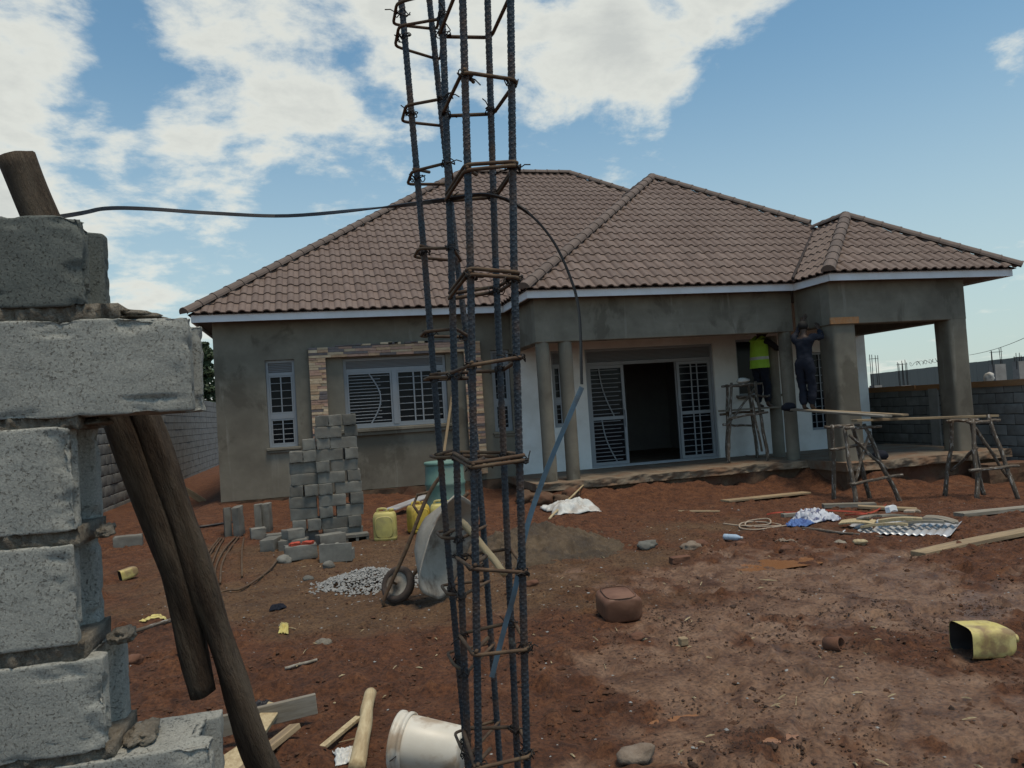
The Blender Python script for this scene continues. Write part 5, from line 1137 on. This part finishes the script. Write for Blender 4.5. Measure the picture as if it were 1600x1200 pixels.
# ------------------------------------------------------------------ people
def skin_mesh(name, verts, edges, radii, m, parent, root=0, sub_=2):
    me = bpy.data.meshes.new(name); me.from_pydata(verts, edges, []); o = link(name, me, parent); me.materials.append(m)
    sk = o.modifiers.new('skin', 'SKIN'); sk.use_smooth_shade = True
    ly = me.skin_vertices[0].data if me.skin_vertices else None
    if ly is None:
        bm = bmesh.new(); bm.from_mesh(me); bm.verts.layers.skin.verify(); bm.to_mesh(me); bm.free(); ly = me.skin_vertices[0].data
    for i, r in enumerate(radii): ly[i].radius = (r, r) if isinstance(r, (int, float)) else r; ly[i].use_root = (i == root)
    ss = o.modifiers.new('sub', 'SUBSURF'); ss.levels = ss.render_levels = sub_ + (1 if name != 'body' else 0)
    if name != 'body':
        tx = bpy.data.textures.get('folds') or bpy.data.textures.new('folds', 'CLOUDS'); tx.noise_scale = .11; tx.noise_depth = 2
        dm = o.modifiers.new('folds', 'DISPLACE'); dm.texture = tx; dm.strength = .05; dm.mid_level = .5
    return o
def person(label, loc, rz, J, shirt, trousers, vest=False):
    """J: joint positions in the figure's own frame (facing +Y, feet at z=0)"""
    t = thing('person', label, 'person', loc, rz); V = {k: Vector(v) for k, v in J.items()}
    def chain(names, rad_): return [V[n] for n in names], rad_
    vs, es, rs_ = [], [], []; idx = {}
    def add(k, p, r, par=None):
        idx[k] = len(vs); vs.append(tuple(p)); rs_.append(r)
        if par is not None: es.append((idx[par], idx[k]))
    add('pelvis', V['pelvis'], (.125, .10)); add('belly', (V['pelvis'] + V['chest']) / 2, (.115, .09), 'pelvis'); add('chest', V['chest'], (.14, .10), 'belly'); add('neckb', V['neck'], (.055, .055), 'chest')
    hd = (V['head'] - V['neck']); add('jaw', V['neck'] + hd * .45, (.065, .075), 'neckb'); add('face', V['neck'] + hd * .8 + Vector((0, .012, 0)), (.076, .094), 'jaw'); add('crown', V['neck'] + hd * 1.25, (.055, .066), 'face')
    for s_ in 'lr':
        add('sh' + s_, V['shoulder_' + s_], .058, 'chest'); add('el' + s_, V['elbow_' + s_], .042, 'sh' + s_); add('wr' + s_, V['wrist_' + s_], .028, 'el' + s_)
        d = (V['wrist_' + s_] - V['elbow_' + s_]).normalized(); sd = d.orthogonal().normalized(); pm = V['wrist_' + s_] + d * .075; add('pa' + s_, pm, (.036, .02), 'wr' + s_)
        for q in range(4):
            off = sd * ((q - 1.5) * .021); ln = (.062, .074, .07, .052)[q]; k = 'f%s%d' % (s_, q); cu = d.cross(sd) * .02
            add(k, pm + d * .04 + off, .0095, 'pa' + s_); add(k + 'b', pm + d * (.04 + ln * .55) + off + cu * .4, .0085, k); add(k + 'c', pm + d * (.04 + ln) + off + cu, .007, k + 'b')
        th = sd * -.045; add('t' + s_, V['wrist_' + s_] + d * .05 + th, .011, 'wr' + s_); add('t2' + s_, V['wrist_' + s_] + d * .09 + th * 1.4, .009, 't' + s_)
        add('hp' + s_, V['hip_' + s_], .085, 'pelvis'); add('kn' + s_, V['knee_' + s_], .055, 'hp' + s_); add('an' + s_, V['ankle_' + s_], .038, 'kn' + s_); add('to' + s_, V['ankle_' + s_] + Vector((0, .15, -.055)), (.042, .028), 'an' + s_)
    skin_mesh('body', vs, es, rs_, M['skin'], t)
    def cloth(nm, names, edges, rr, m): return skin_mesh(nm, [tuple(V[n] if isinstance(n, str) else n) for n in names], edges, rr, m, t)
    cloth('trousers', [V['pelvis'] + Vector((0, 0, .02)), 'hip_l', 'knee_l', V['ankle_l'] + Vector((0, 0, .03)), 'hip_r', 'knee_r', V['ankle_r'] + Vector((0, 0, .03)), V['pelvis'] + Vector((0, 0, .16))], [(0, 1), (1, 2), (2, 3), (0, 4), (4, 5), (5, 6), (0, 7)], [(.15, .12), .11, .082, .074, .11, .082, .074, (.14, .11)], trousers)
    mid = (V['pelvis'] + V['chest']) / 2
    cloth('shirt', [V['pelvis'] + Vector((0, 0, -.06)), mid, 'chest', V['chest'] * .35 + V['neck'] * .65, 'shoulder_l', 'elbow_l', V['wrist_l'] * .9 + V['elbow_l'] * .1, 'shoulder_r', 'elbow_r', V['wrist_r'] * .9 + V['elbow_r'] * .1], [(0, 1), (1, 2), (2, 3), (2, 4), (4, 5), (5, 6), (2, 7), (7, 8), (8, 9)],
          [(.165, .135), (.145, .115), (.16, .12), .07, .075, .058, .045, .075, .058, .045], shirt)
    h = V['neck'] + hd * .92
    o = blobmesh('hair', h + Vector((0, -.018, .022)) + Vector(t.location), .098, M['hair'], t, (.88, 1.0, .95), .06, 12)
    for s_ in (-1, 1):
        e = blobmesh('ear', h + Vector((s_ * .088, -.005, -.03)) + Vector(t.location), .022, M['skin'], t, (.4, .8, 1.2), .05, 6, 2)
        e = blobmesh('eye', h + Vector((s_ * .032, .092, -.015)) + Vector(t.location), .011, M['fascia'], t, (1, .6, .7), 0, 1, 2)
    blobmesh('nose', h + Vector((0, .10, -.045)) + Vector(t.location), .018, M['skin'], t, (.9, 1, 1.3), .05, 6, 2); blobmesh('mouth', h + Vector((0, .088, -.085)) + Vector(t.location), .02, M['clay'], t, (1.2, .5, .4), .05, 6, 2)
    if vest:
        c0 = V['pelvis'] + Vector((0, 0, -.06)); c1 = V['chest'] + Vector((0, 0, .14)); mb = MB(); n = 28; k = 10
        for i in range(k + 1):
            f = i / k; c = c0.lerp(c1, f); a_, b_ = .205 - .012 * f + .02 * (1 - f) ** 2, .165 - .01 * f
            if f > .8: a_ *= .96
            for j in range(n):
                an = 2 * math.pi * j / n; w_ = 1 + .035 * math.sin(an * 5 + f * 2) * (1 - f); mb.v.append((c.x + a_ * math.cos(an) * w_, c.y + b_ * math.sin(an) * w_, c.z))
        for i in range(k):
            for j in range(n): mb.f.append((i * n + j, i * n + (j + 1) % n, (i + 1) * n + (j + 1) % n, (i + 1) * n + j)); mb.m.append(1 if i in (3,) else 0)
        mb.build('vest', [M['vest'], M['tape']], t, True)
        for s_ in (-1, 1): MB().tube([V['chest'] + Vector((s_ * .09, -.14, .12)), V['chest'] + Vector((s_ * .09, 0, .21)), V['chest'] + Vector((s_ * .09, .13, .12))], .035, 8).build('vest_strap', M['vest'], t, True)
    return t
person('worker in yellow-green vest on the porch trestle, arms raised to the lintel', (8.86, 14.22, 1.335), rad(-75),
       dict(pelvis=(0, 0, .90), chest=(0, .03, 1.28), neck=(0, .05, 1.46), head=(0, .09, 1.60), shoulder_l=(-.19, .04, 1.40), elbow_l=(-.26, .28, 1.30), wrist_l=(-.22, .42, 1.50), shoulder_r=(.19, .04, 1.40), elbow_r=(.28, .26, 1.22), wrist_r=(.22, .48, 1.20), hip_l=(-.09, 0, .86), knee_l=(-.10, .05, .47), ankle_l=(-.11, 0, .08), hip_r=(.09, 0, .86), knee_r=(.11, .06, .47), ankle_r=(.12, .02, .08)), M['darkshirt'], M['navy'], True)
person('worker in dark navy clothes on the scaffold plank, reaching up to the beam', (8.62, 12.35, 1.262), rad(-60),
       dict(pelvis=(0, 0, .88), chest=(0, .03, 1.24), neck=(0, .04, 1.43), head=(0, .07, 1.57), shoulder_l=(-.19, .03, 1.37), elbow_l=(-.24, .25, 1.45), wrist_l=(-.14, .32, 1.66), shoulder_r=(.19, .03, 1.37), elbow_r=(.26, .24, 1.33), wrist_r=(.15, .36, 1.52), hip_l=(-.09, 0, .84), knee_l=(-.09, .04, .46), ankle_l=(-.07, 0, .08), hip_r=(.09, 0, .84), knee_r=(.08, .05, .46), ankle_r=(.06, .03, .08)), M['navy'], M['navy'])
o = thing('bucket', 'dark blue bucket on the wall ledge beside the worker in the yellow vest', 'bucket', (9.66, 15.0, 1.618))
MB().lathe([(.0, 0), (.10, 0), (.12, .22), (.128, .225), (.128, .24), (.115, .24), (.095, .02), (0, .02)], 24).build('body', M['bluecloth'], o, True)
MB().tube([(.128 * math.cos(a * math.pi / 10), 0, .23 + .12 * math.sin(a * math.pi / 10)) for a in range(11)], .003, 6).build('bail_handle', M['wire'], o)
# ------------------------------------------------------------------ rags, sheets, ropes
def crumple(name, x, y, rx, ry, h, m, label, cat, n=34, rz=0, fr=3.2):
    mb = MB(); sd = random.uniform(0, 60); t_ = []
    for j in range(n + 1):
        for i in range(n + 1):
            u, v = -1 + 2 * i / n, -1 + 2 * j / n; k = 1 + .3 * noise.noise(Vector((math.atan2(v, u) * 1.3 + sd, 0, 0))); d = max(abs(u), abs(v))
            rg_ = 1 - abs(noise.fractal(Vector((u * fr * .5 + sd, v * fr * .5, 0)), .9, 2.1, 4)) * 1.5
            xx, yy = u * rx * k, v * ry * k; X, Y = x + xx * math.cos(rz) - yy * math.sin(rz), y + xx * math.sin(rz) + yy * math.cos(rz)
            mb.v.append((X - x, Y - y, gz(X, Y) + .008 + h * max(.02, rg_) * (1 - d ** 3 * .9)))
    mb.f = [(j * (n + 1) + i, j * (n + 1) + i + 1, (j + 1) * (n + 1) + i + 1, (j + 1) * (n + 1) + i) for j in range(n) for i in range(n)]; mb.m = [0] * len(mb.f)
    o = mb.build(name, m, None, True); o.location = (x, y, 0); s_ = o.modifiers.new('thick', 'SOLIDIFY'); s_.thickness = .004; return tag(o, label, cat)
crumple('sack', 3.72, 11.55, .40, .40, .20, M['whitebag'], 'crumpled white sack lying below the porch slab', 'sack', fr=1.7)
crumple('cloth', 6.12, 8.80, .24, .20, .17, M['cloth'], 'crumpled blue and white cloth on the ground', 'cloth', fr=4.5)
crumple('cloth', 5.75, 8.62, .15, .10, .09, M['bluecloth'], 'small blue rag beside the blue and white cloth', 'cloth', fr=4.5)
crumple('cloth', -.43, 4.75, .07, .05, .05, M['black'], 'small black rag on red soil near the leaning pole', 'cloth')
crumple('cloth', -.46, 7.0, .07, .05, .05, M['navy'], 'scrap of dark blue plastic on earth right of the bent rods', 'scrap')
crumple('cloth', .02, 3.90, .05, .07, .04, M['whitebag'], 'scrap of pale wrapper beside the peeled log', 'scrap')
crumple('cloth', -1.46, 7.05, .10, .04, .03, M['cutcan'], 'torn yellow plastic strip on the earth beside the near wall', 'scrap')
crumple('cloth', 4.86, 7.55, .10, .07, .03, M['rock'], 'pale scrap of paper bag near the orange puddle', 'scrap')
crumple('cloth', -.38, 6.35, .035, .12, .03, M['paleyellow'], 'thin yellow plastic strip in the middle of the bare earth', 'scrap')
o = MB().tube(spline(on_ground([(5.05, 9.25), (5.25, 9.05), (5.5, 8.9), (5.62, 9.1), (5.42, 9.25), (5.25, 9.0), (5.4, 8.75), (5.65, 8.85), (5.55, 9.15), (5.3, 9.2), (5.1, 8.9), (5.2, 8.7), (5.5, 8.68), (5.7, 8.7)], .018), 6), .010, 6).build('rope', M['rope'], None, True); tag(o, 'loose coil of pale rope on the ground left of the cloths', 'rope')
sp = spline(on_ground([(5.95, 9.65), (6.3, 9.9), (6.6, 9.6), (6.35, 9.45), (6.7, 9.8), (6.95, 9.4), (7.05, 9.0), (6.85, 8.85), (6.75, 9.05), (7.2, 9.1), (7.7, 9.45), (7.95, 9.7)], .03), 6)
o = ribbon([(p, (.3 * math.cos(i * .2), .3, .6)) for i, p in enumerate(sp)], .020, .003).build('red_band', M['redstrap']); tag(o, 'tangled red plastic band trailing across the ground before the porch', 'band')
# corrugated sheet with offcuts on it
ct = Vector((6.50, 7.72, 0)); uv = Vector((.56, -.82, 0)).normalized(); vv = Vector((.80, .58, 0)).normalized(); mb = MB(); n = 60; m_ = 8; zc = gz(6.5, 7.7) + .05
for j in range(m_ + 1):
    for i in range(n + 1):
        a, b = -.58 + 1.16 * i / n, -.34 + .68 * j / m_; p = uv * a + vv * b; mb.v.append((p.x, p.y, .012 * math.sin(i / n * 1.16 / .076 * 2 * math.pi) + .03 * math.sin(b * 3) + .02 * a))
mb.f = [(j * (n + 1) + i, j * (n + 1) + i + 1, (j + 1) * (n + 1) + i + 1, (j + 1) * (n + 1) + i) for j in range(m_) for i in range(n)]; mb.m = [0] * len(mb.f)
o = mb.build('corrugated_sheet', M['sheet'], None, True); o.location = (ct.x, ct.y, zc); o.modifiers.new('thick', 'SOLIDIFY').thickness = .003; tag(o, 'white corrugated metal sheet on the ground heaped with offcuts', 'metal sheet')
off = [('flat grey board offcut at left on the corrugated sheet', -.36, .05, .5, .34, .16, .02, 'grey_wood', .08), ('pale cream board offcut at far left of the corrugated sheet', -.45, -.12, 2.2, .40, .14, .02, 'pale', .04), ('grey slab offcut lying across the middle of the sheet', -.05, .1, -.3, .42, .15, .025, 'grey_wood', .09), ('curved cream timber offcut in the middle of the sheet', .02, -.08, -.75, .46, .07, .04, 'pale', .07),
       ('long grey lath pointing right on the sheet', .28, .06, -.95, .62, .05, .03, 'grey_wood', .06), ('second grey lath beside the long one on the sheet', .22, -.06, -.7, .5, .06, .03, 'grey_wood', .05), ('tilted small square tile offcut on top of the heap', .10, .16, .3, .14, .13, .02, 'rope', .15), ('cream timber at the near edge of the sheet', -.12, -.24, -.85, .5, .07, .03, 'pale', .03), ('small white box at the back of the sheet', -.16, .30, .1, .12, .08, .07, 'fascia', .12), ('broad grey offcut at the right end of the sheet', .40, .10, -1.1, .34, .12, .02, 'grey_wood', .08)]
for lab, a, b, rz_, ln, w_, th, mk, dz in off:
    c = ct + uv * a + vv * b; d = Vector((math.cos(rz_), math.sin(rz_), random.uniform(-.12, .12))) * ln / 2; o = board('offcut', (c.x - d.x, c.y - d.y, zc + dz - d.z), (c.x + d.x, c.y + d.y, zc + dz + d.z), w_, th, M[mk], roll=random.uniform(-.25, .25), bow=.02); tag(o, lab, 'offcut')
# small things on the ground
o = link('brick', block_mesh('mud_brick', .20, .095, .07, M['clay'], 4, .006, 0, .008, 5, .006)); o.location = (3.40, 7.16, gz(3.4, 7.16) - .005); o.rotation_euler = (0, 0, .05); tag(o, 'red mud brick lying on the wet ground behind the muddy jerrycan', 'brick')
t = thing('clay_pipe', 'short brown clay pipe half sunk in the mud', 'pipe', (3.09, 4.43, gz(3.09, 4.43) + .02)); t.rotation_euler = (rad(78), 0, rad(25)); MB().lathe([(.038, 0), (.046, 0), (.046, .11), (.038, .11), (.038, 0)], 18, Matrix.Translation((0, 0, 0))).build('body', M['clay'], t, True)
for x, y, r_, m_, lab in ((1.32, 3.40, .07, 'rock', 'pale brown stone lump at the bottom right of the rebar cage'), (3.80, 7.70, .085, 'rock', 'pale stone lump on the mud between sand heap and bottle'), (3.96, 7.80, .07, 'clay', 'dark clay lump beside the pale stone lump'), (3.40, 7.95, .09, 'block', 'broken grey mortar lump right of the sand heap'), (4.63, 7.2, .06, 'clay', 'dark clod at the edge of the orange puddle'), (5.32, 7.25, .07, 'grey_wood', 'grey lump on the mud before the corrugated sheet'), (-1.38, 5.95, .055, 'clay', 'brown clod on the soil left of the yellow cut bottle'), (4.36, 7.63, .05, 'clay', 'small clod just in front of the clear bottle'), (5.5, 7.15, .06, 'pale', 'pale wood knot beside the grey lump'), (2.02, 5.0, .045, 'clay', 'small clod in front of the muddy jerrycan'), (-.08, 5.85, .05, 'mortar', 'flat mortar crumb on earth left of the wheelbarrow tub'), (1.78, 6.9, .05, 'clay', 'clod at the near edge of the sand heap')):
    o = blobmesh('lump', (x, y, gz(x, y) + r_ * .35), r_, M[m_], None, (1.25, .95, .65), .4, 14); tag(o, lab, 'lump')
for x, y, r_, wd in ((3.55, 12.55, .14, 'left'), (3.80, 12.40, .11, 'middle'), (4.05, 12.6, .12, 'right'), (3.35, 12.9, .16, 'rear left')):
    o = blobmesh('rubble', (x, y, gz(x, y) + r_ * .5), r_, M['plinth'], None, (1.3, 1, .8), .4, 9); tag(o, 'earthy rubble lump at the left corner of the porch slab, %s one' % wd, 'rubble')
# puddles
for i, (cx, cy, rx, ry, lab) in enumerate(((4.23, 6.75, .60, .20, ''), (1.72, 3.82, .15, .042, ''), (2.05, 3.35, .10, .035, ''))):
    mb = MB(); n = 40; mb.v.append((cx, cy, 0))
    for j in range(n): a = 2 * math.pi * j / n; k = 1 + .35 * noise.fractal(Vector((math.cos(a) * 1.4 + i * 9, math.sin(a) * 1.4, 0)), .9, 2, 3); mb.v.append((cx + rx * k * math.cos(a), cy + ry * k * math.sin(a), 0))
    z = sorted(gz(cx + .5 * rx * math.cos(q), cy + .5 * ry * math.sin(q)) for q in np.arange(0, 6.28, .5))[7] + .002
    mb.v = [(p[0], p[1], z) for p in mb.v]; mb.f = [(0, j + 1, (j + 1) % n + 1) for j in range(n)]; mb.m = [0] * n
    o = mb.build('puddle', M['puddle']); o['kind'] = 'structure'
# ------------------------------------------------------------------ crumbs of soil, chips and shavings
rc = random.Random(4); mbs = [MB(), MB(), MB()]
def scatter(mb, n, xr, yr, size, dens, flat=.7, sub_=0):
    k = 0
    while k < n:
        d = yr[0] + (yr[1] - yr[0]) * rc.random() ** 1.5; x = rc.uniform(*xr) * (.35 + .65 * d / yr[1]) + .1 * d; h, mu, gr = HT(x, d)
        if rc.random() > dens(mu, gr, x, d): continue
        r = rc.uniform(*size) * (.5 + rc.random() ** 3 * 1.6); lump(mb, (x, d, h + r * .08), r, flat, sub_); k += 1
scatter(mbs[0], 26000, (-3, 9.5), (2.3, 11.5), (.004, .012), lambda m, g, x, y: (1 - .8 * m) * (1 - .6 * g) * (.12 + .88 * (noise.noise(Vector((x * 2.1, y * 2.1, 8))) + .5 * noise.noise(Vector((x * 6, y * 6, 2))) > .05)))
scatter(mbs[0], 700, (-3, 9.5), (2.3, 11), (.009, .018), lambda m, g, x, y: (1 - .85 * m) * (1 - .6 * g) * (.3 + .7 * (noise.noise(Vector((x * 1.3, y * 1.3, 4))) > .0)), .65, 1)
scatter(mbs[1], 2200, (-3, 9.5), (2.3, 11), (.003, .009), lambda m, g, x, y: .25 + .75 * g, .5)
rd = MB()
def wet(m, g, x, y): 
    b = math.exp(-(((x - 2.9) / 1.1) ** 2 + ((y - 5.4) / 1.0) ** 2)) + .9 * math.exp(-(((x - 2.0) / .55) ** 2 + ((y - 3.5) / .4) ** 2)) + .7 * math.exp(-(((x - 4.6) / 1.3) ** 2 + ((y - 4.6) / .6) ** 2)) + .6 * math.exp(-(((x - 2.4) / .8) ** 2 + ((y - 8.9) / .6) ** 2))
    return b * (.1 + .9 * (noise.noise(Vector((x * 3.1, y * 3.1, 5))) + .5 * noise.noise(Vector((x * 9, y * 9, 1))) > .08))
scatter(rd, 9000, (-1, 8), (2.6, 9.8), (.0025, .0075), wet, .75)
scatter(rd, 90, (-1, 8), (3.2, 9.8), (.009, .018), wet, .7, 1)
o = rd.build('wet_clods', M['wetclod']); o['kind'] = 'stuff'; o['label'] = 'dark wet clods trodden out of the mud'
o = mbs[0].build('soil_crumbs', M['clod']); o['kind'] = 'stuff'; o['label'] = 'crumbs and clods of red soil over the ground'
o = mbs[1].build('stone_chips', M['gravel']); o['kind'] = 'stuff'; o['label'] = 'pale stone chips scattered over the ground'
for k in range(150):
    y = 2.6 + 7.5 * rc.random() ** 1.4; x = rc.uniform(-2.5, 5) * (.35 + .65 * y / 10) + .1 * y; a = rc.uniform(0, 6.28); l = rc.uniform(.010, .035) * (1 + 1.2 * (rc.random() < .12)); w_ = rc.uniform(.0015, .005); z = gz(x, y) + .006
    c, s_ = math.cos(a), math.sin(a); d = rc.uniform(-.01, .02)
    mbs[2].add([(x - c * l - s_ * w_, y - s_ * l + c * w_, z), (x - c * l + s_ * w_, y - s_ * l - c * w_, z), (x + c * l + s_ * w_, y + s_ * l - c * w_, z + d), (x + c * l - s_ * w_, y + s_ * l + c * w_, z + d), (x, y, z + .008 + d / 2)], [(0, 1, 4), (1, 2, 4), (2, 3, 4), (3, 0, 4)])
o = mbs[2].build('wood_shavings', M['pale']); o['kind'] = 'stuff'; o['label'] = 'pale wood shavings and straw strewn on the soil'
